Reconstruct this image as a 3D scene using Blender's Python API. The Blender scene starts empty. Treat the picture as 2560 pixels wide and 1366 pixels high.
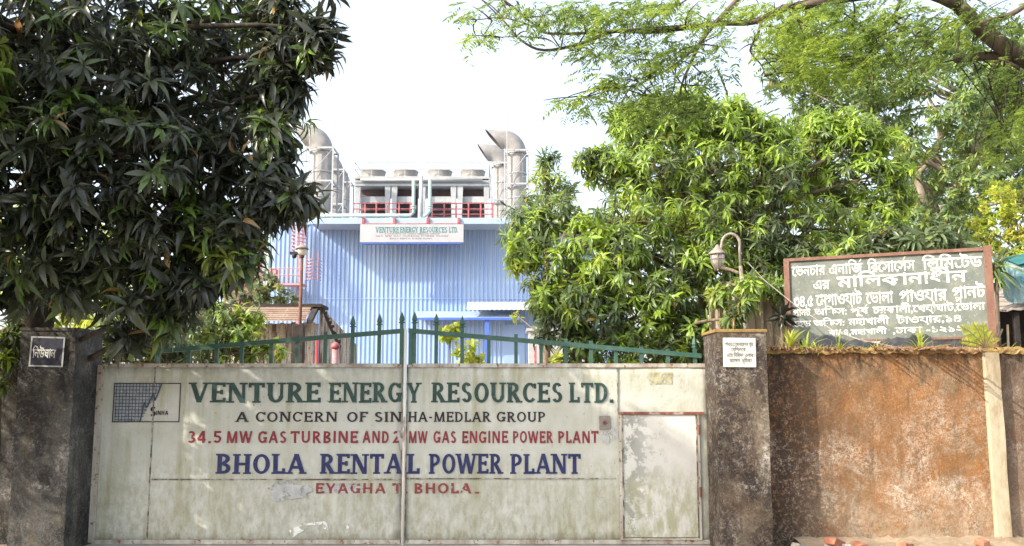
import bpy, math, random
import numpy as np
from mathutils import Vector
R = math.radians
random.seed(7); rng = np.random.default_rng(7)
S = bpy.context.scene
COL = S.collection

# ------------------------------------------------------------------ camera, sky, sun, exposure
CAMZ, PITCH, F = 1.63, R(7.24), 2300.0
cd = bpy.data.cameras.new('camera'); cam = bpy.data.objects.new('camera', cd); COL.objects.link(cam)
cam.location = (0, 0, CAMZ); cam.rotation_euler = (R(90) + PITCH, 0, 0)
cd.sensor_width = 36; cd.lens = 36 * F / 2560; cd.clip_end = 2000; cd.clip_start = 0.05
S.camera = cam
SUN = Vector((-0.73, -0.41, 0.56)).normalized()          # towards the sun
w = bpy.data.worlds.new('World'); S.world = w; w.use_nodes = True
nt = w.node_tree; bg = nt.nodes['Background']
sky = nt.nodes.new('ShaderNodeTexSky'); sky.sky_type = 'NISHITA'; sky.sun_disc = False
sky.sun_elevation = math.asin(SUN.z); sky.sun_rotation = math.atan2(SUN.x, SUN.y) % (2 * math.pi)
sky.air_density = 1.0; sky.dust_density = 4.0; sky.ozone_density = 1.0
# thin bright haze over the whole sky, a little uneven like high cloud
hz = nt.nodes.new('ShaderNodeMix'); hz.data_type = 'RGBA'; hz.blend_type = 'ADD'; hz.inputs[0].default_value = 1.0
tcw = nt.nodes.new('ShaderNodeTexCoord'); nzw = nt.nodes.new('ShaderNodeTexNoise'); nzw.inputs['Scale'].default_value = 2.5; nzw.inputs['Detail'].default_value = 5
rpw = nt.nodes.new('ShaderNodeValToRGB'); rpw.color_ramp.elements[0].position = .35; rpw.color_ramp.elements[1].position = .7
rpw.color_ramp.elements[0].color = (2.45, 2.55, 2.7, 1); rpw.color_ramp.elements[1].color = (3.05, 3.08, 3.1, 1)
nt.links.new(tcw.outputs['Generated'], nzw.inputs['Vector']); nt.links.new(nzw.outputs['Fac'], rpw.inputs[0])
nt.links.new(sky.outputs[0], hz.inputs[6]); nt.links.new(rpw.outputs[0], hz.inputs[7])
nt.links.new(hz.outputs[2], bg.inputs[0]); bg.inputs[1].default_value = 0.15
sd = bpy.data.lights.new('sun', 'SUN'); sd.energy = 3.7; sd.angle = R(0.5); sd.color = (1, 0.93, 0.80)
so = bpy.data.objects.new('sun', sd); COL.objects.link(so); so.location = (-20, -12, 20)
so.rotation_euler = (-SUN).to_track_quat('-Z', 'Y').to_euler()
S.view_settings.view_transform = 'Standard'; S.view_settings.look = 'None'
S.view_settings.exposure = 0.8; S.view_settings.gamma = 1
S.cycles.max_bounces = 8; S.cycles.transparent_max_bounces = 12

# ------------------------------------------------------------------ helpers
sP, cP = math.sin(PITCH), math.cos(PITCH)
def at(px, py, D):
    """world point that a photograph pixel shows when it lies at distance D along the ground"""
    u = (px - 1280) / F; v = -(py - 683) / F
    k = D / (cP - v * sP)
    return Vector((u * k, D, CAMZ + k * (sP + v * cP)))

def tag(o, label=None, cat=None, group=None, kind=None):
    for k, v in (('label', label), ('category', cat), ('group', group), ('kind', kind)):
        if v: o[k] = v
    return o
def empty(name, loc, label, cat, group=None):
    o = bpy.data.objects.new(name, None); COL.objects.link(o); o.location = loc
    o.empty_display_size = 0.2
    return tag(o, label, cat, group)

class MB:
    def __init__(s): s.v = []; s.f = []
    def add(s, vs, fs):
        n = len(s.v); s.v += [tuple(p) for p in vs]; s.f += [tuple(i + n for i in f) for f in fs]; return s
    def box(s, a, b):
        x0, y0, z0 = a; x1, y1, z1 = b
        return s.add([(x0,y0,z0),(x1,y0,z0),(x1,y1,z0),(x0,y1,z0),(x0,y0,z1),(x1,y0,z1),(x1,y1,z1),(x0,y1,z1)],
                     [(3,2,1,0),(4,5,6,7),(0,1,5,4),(1,2,6,5),(2,3,7,6),(3,0,4,7)])
    def hexa(s, c):                                   # 8 corners: bottom 4 (ccw from above), top 4
        return s.add(c, [(3,2,1,0),(4,5,6,7),(0,1,5,4),(1,2,6,5),(2,3,7,6),(3,0,4,7)])
    def quad(s, a, b, c, d): return s.add([a, b, c, d], [(0,1,2,3)])
    def tube(s, pts, r, n=8, cap=True):
        pts = [Vector(p) for p in pts]
        rs = r if hasattr(r, '__len__') else [r] * len(pts)
        base = len(s.v); up = None
        for i, p in enumerate(pts):
            d = (pts[min(i+1, len(pts)-1)] - pts[max(i-1, 0)])
            d = d.normalized() if d.length > 1e-9 else Vector((0,0,1))
            if up is None: up = d.orthogonal().normalized()
            up = (up - d * up.dot(d))
            up = up.normalized() if up.length > 1e-6 else d.orthogonal().normalized()
            q = d.cross(up)
            for k in range(n):
                a = 2 * math.pi * k / n
                s.v.append(tuple(p + (up * math.cos(a) + q * math.sin(a)) * rs[i]))
        for i in range(len(pts) - 1):
            for k in range(n):
                a = base + i*n + k; b = base + i*n + (k+1) % n
                s.f.append((a, b, b + n, a + n))
        if cap:
            s.f.append(tuple(base + k for k in range(n))[::-1])
            s.f.append(tuple(base + (len(pts)-1)*n + k for k in range(n)))
        return s
    def lathe(s, c, prof, n=20):                       # prof: (r, z) list, around z through c
        base = len(s.v); c = Vector(c)
        for r, z in prof:
            for k in range(n):
                a = 2*math.pi*k/n; s.v.append((c.x + r*math.cos(a), c.y + r*math.sin(a), c.z + z))
        for i in range(len(prof)-1):
            for k in range(n):
                a = base+i*n+k; b = base+i*n+(k+1)%n
                s.f.append((a, b, b+n, a+n))
        return s
    def build(s, name, mat, parent=None, smooth=False, bevel=0):
        me = bpy.data.meshes.new(name); off = Vector((0,0,0))
        if parent is not None:
            p = parent
            while p is not None: off += p.location; p = p.parent
        me.from_pydata([(v[0]-off.x, v[1]-off.y, v[2]-off.z) for v in s.v], [], s.f)
        me.materials.append(mat)
        if smooth: me.polygons.foreach_set('use_smooth', [True]*len(me.polygons))
        me.update()
        o = bpy.data.objects.new(name, me); COL.objects.link(o)
        if parent is not None: o.parent = parent
        if bevel:
            b = o.modifiers.new('bevel', 'BEVEL'); b.width = bevel; b.segments = 2; b.limit_method = 'ANGLE'
        return o

# ------------------------------------------------------------------ materials
def new_mat(name, rough=0.8, spec=0.3, metal=0.0):
    m = bpy.data.materials.new(name); m.use_nodes = True; t = m.node_tree
    b = t.nodes['Principled BSDF']; b.inputs['Roughness'].default_value = rough
    b.inputs['Specular IOR Level'].default_value = spec; b.inputs['Metallic'].default_value = metal
    return m, t, b
def coord(t, st=(1,1,1), off=(0,0,0)):
    c = t.nodes.new('ShaderNodeTexCoord'); mp = t.nodes.new('ShaderNodeMapping')
    mp.inputs['Scale'].default_value = st; mp.inputs['Location'].default_value = off
    t.links.new(c.outputs['Object'], mp.inputs['Vector']); return mp.outputs[0]
def noise(t, scale, detail=4, rough=0.55, st=(1,1,1), off=(0,0,0), dist=0):
    n = t.nodes.new('ShaderNodeTexNoise'); n.inputs['Scale'].default_value = scale
    n.inputs['Detail'].default_value = detail; n.inputs['Roughness'].default_value = rough
    n.inputs['Distortion'].default_value = dist
    t.links.new(coord(t, st, off), n.inputs['Vector']); return n.outputs['Fac']
def ramp(t, fac, stops):
    r = t.nodes.new('ShaderNodeValToRGB'); e = r.color_ramp.elements
    while len(e) < len(stops): e.new(0.5)
    for el, (p, c) in zip(e, stops):
        el.position = p
        el.color = (c, c, c, 1) if not hasattr(c, '__len__') else (*c, 1)
    t.links.new(fac, r.inputs[0]); return r.outputs[0]
def mixc(t, fac, a, b):
    n = t.nodes.new('ShaderNodeMix'); n.data_type = 'RGBA'
    for i, x in ((0, fac), (6, a), (7, b)):
        if hasattr(x, 'is_linked') or hasattr(x, 'links'): t.links.new(x, n.inputs[i])
        else: n.inputs[i].default_value = x if i == 0 else (*x, 1)
    return n.outputs[2]
def mul(t, a, b, op='MULTIPLY'):
    n = t.nodes.new('ShaderNodeMath'); n.operation = op; n.use_clamp = True
    for i, x in enumerate((a, b)):
        if hasattr(x, 'links'): t.links.new(x, n.inputs[i])
        else: n.inputs[i].default_value = x
    return n.outputs[0]
def axis(t, ax, lo, hi):                               # object coordinate mapped lo..hi -> 0..1
    c = t.nodes.new('ShaderNodeTexCoord'); s = t.nodes.new('ShaderNodeSeparateXYZ')
    t.links.new(c.outputs['Object'], s.inputs[0])
    m = t.nodes.new('ShaderNodeMapRange'); m.inputs[1].default_value = lo; m.inputs[2].default_value = hi
    t.links.new(s.outputs['XYZ'.index(ax)], m.inputs[0]); return m.outputs[0]
def bump(t, b, h, strength=0.3, dist=0.02):
    n = t.nodes.new('ShaderNodeBump'); n.inputs['Strength'].default_value = strength; n.inputs['Distance'].default_value = dist
    t.links.new(h, n.inputs['Height']); t.links.new(n.outputs[0], b.inputs['Normal'])
def weathered(name, base, alt, scale=6, rough=0.75, spec=0.3, metal=0, st=(1,1,1), lo=0.4, hi=0.62, bmp=0.25, spots=None):
    m, t, b = new_mat(name, rough, spec, metal)
    c = mixc(t, ramp(t, noise(t, scale, 6, 0.65, st), [(lo, 0), (hi, 1)]), base, alt)
    if spots: c = mixc(t, ramp(t, noise(t, scale*5, 4, 0.6), [(0.58, 0), (0.66, 1)]), c, spots)
    t.links.new(c, b.inputs['Base Color'])
    if bmp: bump(t, b, noise(t, scale*6, 5, 0.6), bmp, 0.01)
    return m

def leaf_mat(name, dark, mid, young, trans=0.35, rough=0.38, spec=0.5):
    m, t, b = new_mat(name, rough, spec)
    a = t.nodes.new('ShaderNodeAttribute'); a.attribute_name = 'tint'
    g = t.nodes.new('ShaderNodeNewGeometry')
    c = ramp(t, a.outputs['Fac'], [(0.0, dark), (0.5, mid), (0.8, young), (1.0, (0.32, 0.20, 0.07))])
    hs = t.nodes.new('ShaderNodeHueSaturation')
    mr = t.nodes.new('ShaderNodeMapRange'); mr.inputs[3].default_value = 0.65; mr.inputs[4].default_value = 1.35
    t.links.new(g.outputs['Random Per Island'], mr.inputs[0]); t.links.new(mr.outputs[0], hs.inputs['Value'])
    t.links.new(c, hs.inputs['Color']); t.links.new(hs.outputs[0], b.inputs['Base Color'])
    tr = t.nodes.new('ShaderNodeBsdfTranslucent')
    hs2 = t.nodes.new('ShaderNodeHueSaturation'); hs2.inputs['Hue'].default_value = 0.48; hs2.inputs['Value'].default_value = 1.6
    t.links.new(hs.outputs[0], hs2.inputs['Color']); t.links.new(hs2.outputs[0], tr.inputs[0])
    mx = t.nodes.new('ShaderNodeMixShader'); mx.inputs[0].default_value = trans
    t.links.new(b.outputs[0], mx.inputs[1]); t.links.new(tr.outputs[0], mx.inputs[2])
    t.links.new(mx.outputs[0], t.nodes['Material Output'].inputs[0])
    return m

bark = weathered('bark', (0.10,0.07,0.05), (0.22,0.17,0.12), 9, 0.9, st=(1,1,0.3), bmp=0.6)
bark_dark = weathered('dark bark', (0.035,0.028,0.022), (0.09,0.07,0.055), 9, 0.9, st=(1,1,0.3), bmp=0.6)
bark_pale = weathered('pale bark', (0.16,0.13,0.10), (0.36,0.31,0.26), 5, 0.85, st=(1,1,0.3))
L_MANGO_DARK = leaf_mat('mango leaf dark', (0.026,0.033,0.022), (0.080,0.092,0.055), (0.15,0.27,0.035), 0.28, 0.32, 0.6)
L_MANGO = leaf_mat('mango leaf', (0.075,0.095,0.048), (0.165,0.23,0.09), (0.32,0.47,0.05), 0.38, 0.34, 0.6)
L_RAIN = leaf_mat('rain tree leaf', (0.055,0.09,0.03), (0.135,0.215,0.045), (0.27,0.375,0.05), 0.5, 0.55, 0.3)
L_GREY = leaf_mat('grey green leaf', (0.085,0.135,0.065), (0.19,0.275,0.115), (0.29,0.40,0.09), 0.35, 0.5, 0.4)
L_LIME = leaf_mat('lime leaf', (0.13,0.19,0.03), (0.28,0.36,0.05), (0.42,0.47,0.07), 0.4, 0.5, 0.3)
L_PALE = leaf_mat('pale leaf', (0.09,0.12,0.07), (0.18,0.23,0.11), (0.33,0.38,0.10), 0.35, 0.5, 0.4)

# gate paint: aged cream paint, olive run-down streaks, grey primer blotches, dirt at the foot
def gate_paint(name, wicket=False):
    m, t, b = new_mat(name, 0.55, 0.35)
    c = mixc(t, ramp(t, noise(t, 2.2, 5, 0.6), [(0.35, 0), (0.65, 1)]), (0.57,0.575,0.525), (0.47,0.475,0.405))
    streak = ramp(t, noise(t, 9, 6, 0.65, (1, 1, 0.07)), [(0.44, 0), (0.66, 1)])
    patch = ramp(t, noise(t, 1.1, 3, 0.5, off=(3.1, 0, 0.4)), [(0.42, 0), (0.62, 1)])
    c = mixc(t, mul(t, mul(t, streak, patch), 0.8), c, (0.30,0.29,0.15))
    low = ramp(t, axis(t, 'Z', 0.0, 1.9), [(0.0, 1), (0.12, 0.75), (0.40, 0.5), (0.5, 0.08), (0.8, 0.05), (1.0, 0.6)])
    mott = ramp(t, noise(t, 14, 6, 0.7, (1, 1, 0.45)), [(0.40, 0), (0.62, 1)])
    c = mixc(t, mul(t, mul(t, low, mott), 0.85), c, (0.27,0.25,0.15))
    c = mixc(t, mul(t, ramp(t, noise(t, 1.7, 4, 0.5, off=(9, 0, 2)), [(0.60, 0), (0.68, 1)]), 0.45), c, (0.66,0.65,0.58))
    if wicket:
        peel = ramp(t, noise(t, 5, 7, 0.72, off=(1.3, 0, 0.7)), [(0.50, 0), (0.54, 1)])
        c = mixc(t, mul(t, peel, ramp(t, axis(t, 'X', -0.30, -0.85), [(0, 0), (.45, .25), (1, 1)])), (0.62,0.615,0.575), (0.32,0.32,0.30))
        c = mixc(t, mul(t, mul(t, ramp(t, axis(t, 'Z', 0.0, 0.85), [(0.0, 1), (0.7, 0.8), (1, 0)]), ramp(t, noise(t, 13, 6, 0.7, (1, 1, 0.4)), [(0.40, 0), (0.6, 1)])), 0.85), c, (0.33,0.33,0.18))
    speck = ramp(t, noise(t, 38, 3, 0.6, (1, 1, 0.6)), [(0.66, 0), (0.71, 1)])
    c = mixc(t, mul(t, speck, 0.6), c, (0.16,0.14,0.11))
    rust = mul(t, ramp(t, noise(t, 7, 5, 0.7, (1, 1, 0.10), off=(5, 0, 0)), [(0.66, 0), (0.74, 1)]), 0.5)
    c = mixc(t, rust, c, (0.34,0.20,0.10))
    scr = ramp(t, noise(t, 6, 5, 0.8, (1, 1, 0.5), off=(2, 0, 7), dist=1.5), [(0.70, 0), (0.73, 1)])
    c = mixc(t, mul(t, scr, 0.5), c, (0.70,0.69,0.63))
    t.links.new(c, b.inputs['Base Color'])
    bump(t, b, noise(t, 3.5, 6, 0.65), 0.6, 0.03)
    return m
M_GATE = gate_paint('gate paint'); M_WICKET = gate_paint('wicket paint', True)
M_FRAME = weathered('gate frame paint', (0.52,0.50,0.44), (0.30,0.24,0.19), 5, 0.6, st=(1,1,0.25), spots=(0.20,0.09,0.05))
M_WHITE_ROD = weathered('white rod paint', (0.74,0.72,0.66), (0.40,0.28,0.20), 8, 0.6, st=(1,1,0.3), lo=0.58, hi=0.66)
M_SEAM = weathered('seam rust', (0.42,0.40,0.33), (0.10,0.08,0.06), 11, 0.8, lo=.42, hi=.56)
M_RUSTRED = weathered('rust red frame', (0.20,0.075,0.05), (0.42,0.33,0.27), 9, 0.75, lo=0.5, hi=0.62)
M_GREEN = weathered('gate green paint', (0.035,0.10,0.075), (0.06,0.13,0.10), 8, 0.5, 0.4, spots=(0.10,0.09,0.05))
def paint(name, col, wear=0.72, scale=26):
    m, t, b = new_mat(name, 0.6, 0.3)
    c = mixc(t, ramp(t, noise(t, 12, 4, 0.6), [(0.35, 0), (0.7, 1)]), col, tuple(min(1, x*1.5+0.012) for x in col))
    t.links.new(c, b.inputs['Base Color'])
    tr = t.nodes.new('ShaderNodeBsdfTransparent'); mx = t.nodes.new('ShaderNodeMixShader')
    t.links.new(ramp(t, noise(t, scale, 6, 0.7), [(wear-0.06, 0), (wear, 1)]), mx.inputs[0])
    t.links.new(b.outputs[0], mx.inputs[1]); t.links.new(tr.outputs[0], mx.inputs[2])
    t.links.new(mx.outputs[0], t.nodes['Material Output'].inputs[0]); return m
P_GREEN = paint('lettering dark green', (0.022,0.052,0.044), 0.70)
P_BLACK = paint('lettering black', (0.022,0.016,0.020), 0.72)
P_RED = paint('lettering red', (0.19,0.022,0.030), 0.68)
P_NAVY = paint('lettering navy', (0.018,0.022,0.085), 0.70)
P_MAROON = paint('lettering maroon', (0.20,0.04,0.035), 0.61, 13)
P_GREYBLUE = paint('logo grey blue', (0.24,0.26,0.28), 0.60, 16)
P_SLATE = paint('logo slate', (0.045,0.055,0.075), 0.66, 24)
P_GREYWASH = paint('grey primer', (0.36,0.36,0.355), 0.60, 8)
P_STICKER = paint('old sticker', (0.33,0.31,0.20), 0.58, 18)
P_CHALK = paint('white smear', (0.68,0.67,0.62), 0.56, 12)
P_WHITE = paint('lettering white', (0.60,0.60,0.56), 0.635, 20)
P_TEAL = paint('lettering teal', (0.05,0.16,0.17), 0.75)
P_INK = paint('lettering grey ink', (0.10,0.10,0.11), 0.62, 30)

def plaster(name, base, alt, white, mould, w_lo, m_lo, m_x=None, fine=0.85, zg=None, foot=False):
    m, t, b = new_mat(name, 0.92, 0.15)
    c = mixc(t, ramp(t, noise(t, 2.6, 6, 0.65), [(0.38, 0), (0.62, 1)]), base, alt)
    c = mixc(t, mul(t, ramp(t, noise(t, 55, 5, 0.75), [(0.40, 0), (0.62, 1)]), 0.6), c, tuple(x*0.42 for x in base))
    c = mixc(t, mul(t, ramp(t, noise(t, 5, 6, 0.7, (1, 1, .6), off=(7, 1, 3)), [(0.52, 0), (0.68, 1)]), 0.5), c, (0.20, 0.18, 0.12))
    wf = mul(t, ramp(t, noise(t, 1.7, 6, 0.75, off=(4.4, 0, 1.2), dist=.4), [(w_lo, 0), (w_lo+0.2, 1)]), ramp(t, noise(t, 30, 8, 0.85, dist=.6), [(0.47, 0), (0.52, 1)]))
    if zg: wf = mul(t, wf, ramp(t, axis(t, 'Z', *zg), [(0, .15), (.5, .75), (.8, 1), (1, .7)]))
    c = mixc(t, mul(t, wf, fine), c, white)
    spl = ramp(t, noise(t, 17, 4, 0.7, off=(1, 5, 2)), [(0.68, 0), (0.71, 1)])
    c = mixc(t, mul(t, spl, 0.7), c, white)
    c = mixc(t, mul(t, ramp(t, noise(t, 70, 3, 0.7, off=(3, 5, 2)), [(0.63, 0), (0.68, 1)]), 0.45), c, white)
    run = mul(t, ramp(t, noise(t, 8, 5, 0.7, (1, 1, 0.08), off=(3, 0, 0)), [(0.54, 0), (0.68, 1)]), 0.55)
    c = mixc(t, run, c, (0.09, 0.065, 0.045))
    mf = mul(t, ramp(t, noise(t, 1.5, 6, 0.7, (1, 1, 0.6), off=(0.6, 0, 5)), [(m_lo, 0), (m_lo+0.14, 1)]), ramp(t, noise(t, 22, 8, 0.85, off=(2, 2, 2), dist=.8), [(0.42, 0), (0.50, 1)]))
    if foot:
        c = mixc(t, mul(t, ramp(t, axis(t, 'Z', 0.0, 0.75), [(0, .9), (.35, .6), (1, 0)]), ramp(t, noise(t, 6, 7, .75), [(.38, 0), (.58, 1)])), c, (0.43, 0.345, 0.245))
        c = mixc(t, mul(t, ramp(t, axis(t, 'Z', 1.45, 1.98), [(0, 0), (.6, .35), (1, 1)]), ramp(t, noise(t, 10, 7, .75, (1, 1, .35), off=(6, 0, 0)), [(.46, 0), (.60, 1)])), c, (0.06, 0.045, 0.032))
    if m_x: mf = mul(t, mf, ramp(t, axis(t, 'X', *m_x), [(0, 0), (1, 1)]))
    c = mixc(t, mul(t, mf, 0.9), c, mould)
    t.links.new(c, b.inputs['Base Color']); bump(t, b, noise(t, 55, 8, 0.8), 0.9, 0.02)
    return m
M_WALL = plaster('stained wall plaster', (0.40,0.19,0.075), (0.27,0.155,0.08), (0.72,0.65,0.55), (0.055,0.042,0.036), 0.43, 0.32, (-.1, -1.0), zg=(1.95, 0.05), foot=True)
M_WALL2 = plaster('stained wall plaster grey', (0.25,0.15,0.10), (0.30,0.22,0.16), (0.50,0.45,0.38), (0.10,0.07,0.055), 0.50, 0.50, foot=True)
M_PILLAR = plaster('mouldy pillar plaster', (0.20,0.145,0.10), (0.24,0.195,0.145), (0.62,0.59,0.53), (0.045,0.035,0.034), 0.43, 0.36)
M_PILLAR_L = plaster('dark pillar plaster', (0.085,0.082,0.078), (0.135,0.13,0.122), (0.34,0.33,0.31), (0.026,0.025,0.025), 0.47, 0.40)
M_PILASTER = weathered('limewashed concrete', (0.50,0.43,0.31), (0.33,0.26,0.17), 7, 0.9, st=(1,1,0.35), lo=0.44, hi=0.62, bmp=0.5)
M_MOSS = weathered('mossy wall top', (0.36,0.22,0.09), (0.22,0.14,0.06), 10, 0.95, bmp=0.8, spots=(0.30,0.30,0.06))
M_SOIL = weathered('dry soil', (0.38,0.30,0.21), (0.27,0.20,0.13), 4, 0.95, bmp=0.8, spots=(0.45,0.38,0.30))
M_CONC = weathered('pale concrete', (0.50,0.47,0.41), (0.38,0.35,0.30), 2, 0.9)
M_ASPHALT = weathered('asphalt', (0.05,0.05,0.052), (0.075,0.072,0.07), 5, 0.9, bmp=0.6)
M_BRICK = weathered('broken brick', (0.34,0.13,0.08), (0.42,0.22,0.14), 16, 0.9, bmp=0.7)
M_STONE = weathered('grey rubble', (0.30,0.28,0.25), (0.45,0.43,0.38), 16, 0.9, bmp=0.7)
M_BLUE, t, b_ = new_mat('blue sheet metal', 0.5, 0.35)
c_ = mixc(t, ramp(t, noise(t, .7, 4, .6, (1, 1, .25)), [(.35, 0), (.65, 1)]), (0.25,0.375,0.65), (0.32,0.45,0.68))
c_ = mixc(t, mul(t, ramp(t, noise(t, 3.5, 5, .7, (1, 1, .05), off=(4, 0, 0)), [(.5, 0), (.7, 1)]), .45), c_, (0.44,0.52,0.63))
c_ = mixc(t, mul(t, ramp(t, noise(t, 5, 5, .75, (1, 1, .06), off=(9, 0, 3)), [(.64, 0), (.74, 1)]), .4), c_, (0.25,0.22,0.26))
t.links.new(c_, b_.inputs['Base Color'])
M_BLUE_L = weathered('pale blue trim', (0.36,0.45,0.58), (0.30,0.40,0.55), 2, 0.45, 0.4, bmp=0)
M_BLUE_D = weathered('deep blue steel', (0.06,0.13,0.50), (0.08,0.16,0.52), 4, 0.45, 0.4, bmp=0)
M_STEEL = weathered('grey clad steel', (0.22,0.215,0.21), (0.31,0.30,0.29), 1.5, 0.5, 0.4, bmp=0)
M_STEEL_D = weathered('dark duct inside', (0.07,0.065,0.06), (0.10,0.09,0.085), 3, 0.8, bmp=0)
M_LAT = weathered('grey lattice steel', (0.36,0.37,0.38), (0.44,0.44,0.44), 5, 0.6, bmp=0)
M_WHITE = weathered('white painted steel', (0.42,0.43,0.43), (0.34,0.35,0.35), 3, 0.5, 0.4, bmp=0)
M_LOUVRE = weathered('dark louvre', (0.12,0.09,0.09), (0.18,0.13,0.13), 4, 0.7, bmp=0)
M_RED = weathered('red steel paint', (0.30,0.055,0.065), (0.42,0.15,0.15), 5, 0.5, 0.4, bmp=0)
M_PINK = weathered('faded red paint', (0.46,0.20,0.21), (0.52,0.32,0.33), 5, 0.5, bmp=0)
M_MINT = weathered('mint pipe paint', (0.28,0.39,0.345), (0.37,0.46,0.42), 4, 0.5, 0.4, bmp=0)
M_SIGNW = weathered('white sign face', (0.40,0.41,0.44), (0.36,0.37,0.40), 2, 0.5, bmp=0)
M_NAVYPL = weathered('navy plate', (0.026,0.026,0.060), (0.055,0.055,0.065), 8, 0.6)
M_NOTICE = weathered('white notice plate', (0.68,0.67,0.63), (0.58,0.56,0.50), 7, 0.6, spots=(0.45,0.42,0.36))
M_BOARD = weathered('grey green board', (0.135,0.155,0.14), (0.205,0.22,0.19), 5, 0.7, spots=(0.27,0.28,0.23))
M_BROWNRED = weathered('board frame brown', (0.19,0.095,0.07), (0.25,0.14,0.10), 8, 0.7, st=(1,1,0.4), spots=(0.12,0.06,0.05))
M_TIN = weathered('weathered tin', (0.34,0.26,0.21), (0.24,0.15,0.11), 3, 0.7, st=(0.4,1,2), spots=(0.42,0.36,0.31))
M_TIN2 = weathered('beige tin fence', (0.42,0.35,0.27), (0.30,0.23,0.16), 4, 0.7, st=(1,1,0.2))
M_SHACK = weathered('peeling shack wall', (0.50,0.46,0.41), (0.17,0.11,0.09), 7, 0.9, st=(1,1,0.14), lo=0.46, hi=0.58, spots=(0.08,0.06,0.055))
M_RUST = weathered('rusty post', (0.19,0.085,0.06), (0.12,0.06,0.05), 10, 0.8)
M_LAMPGREY = weathered('weathered lamp metal', (0.36,0.31,0.27), (0.25,0.20,0.16), 12, 0.6, 0.4)
M_DARK = weathered('blackened timber', (0.03,0.025,0.022), (0.06,0.05,0.045), 8, 0.9)
M_BLACK = weathered('black plastic', (0.02,0.02,0.024), (0.035,0.035,0.04), 8, 0.5)
M_TARP = weathered('teal tarpaulin', (0.07,0.20,0.22), (0.30,0.42,0.44), 4, 0.6, st=(1,1,0.4), bmp=0.4)
M_TARP_D = weathered('dark teal tarpaulin', (0.02,0.13,0.12), (0.04,0.17,0.16), 4, 0.6)
M_CLOTH = weathered('black plastic sheet', (0.015,0.016,0.018), (0.06,0.06,0.065), 5, 0.4, 0.5)
M_STALK = weathered('dry stalk', (0.16,0.08,0.05), (0.28,0.18,0.11), 20, 0.9, bmp=0)
M_WIRE = weathered('grey wire', (0.42,0.38,0.33), (0.33,0.29,0.25), 9, 0.6, bmp=0)
M_REDPIPE = weathered('bright red pipe', (0.55,0.04,0.04), (0.48,0.07,0.06), 5, 0.4, bmp=0)
def glassy(name, col):
    m, t, b = new_mat(name, 0.25, 0.5); b.inputs['Base Color'].default_value = (*col, 1)
    b.inputs['Transmission Weight'].default_value = 0.35; return m
M_GLOBE = glassy('cream globe glass', (0.78,0.74,0.62)); M_LGLASS = glassy('dusty lantern glass', (0.55,0.50,0.46))

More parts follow.
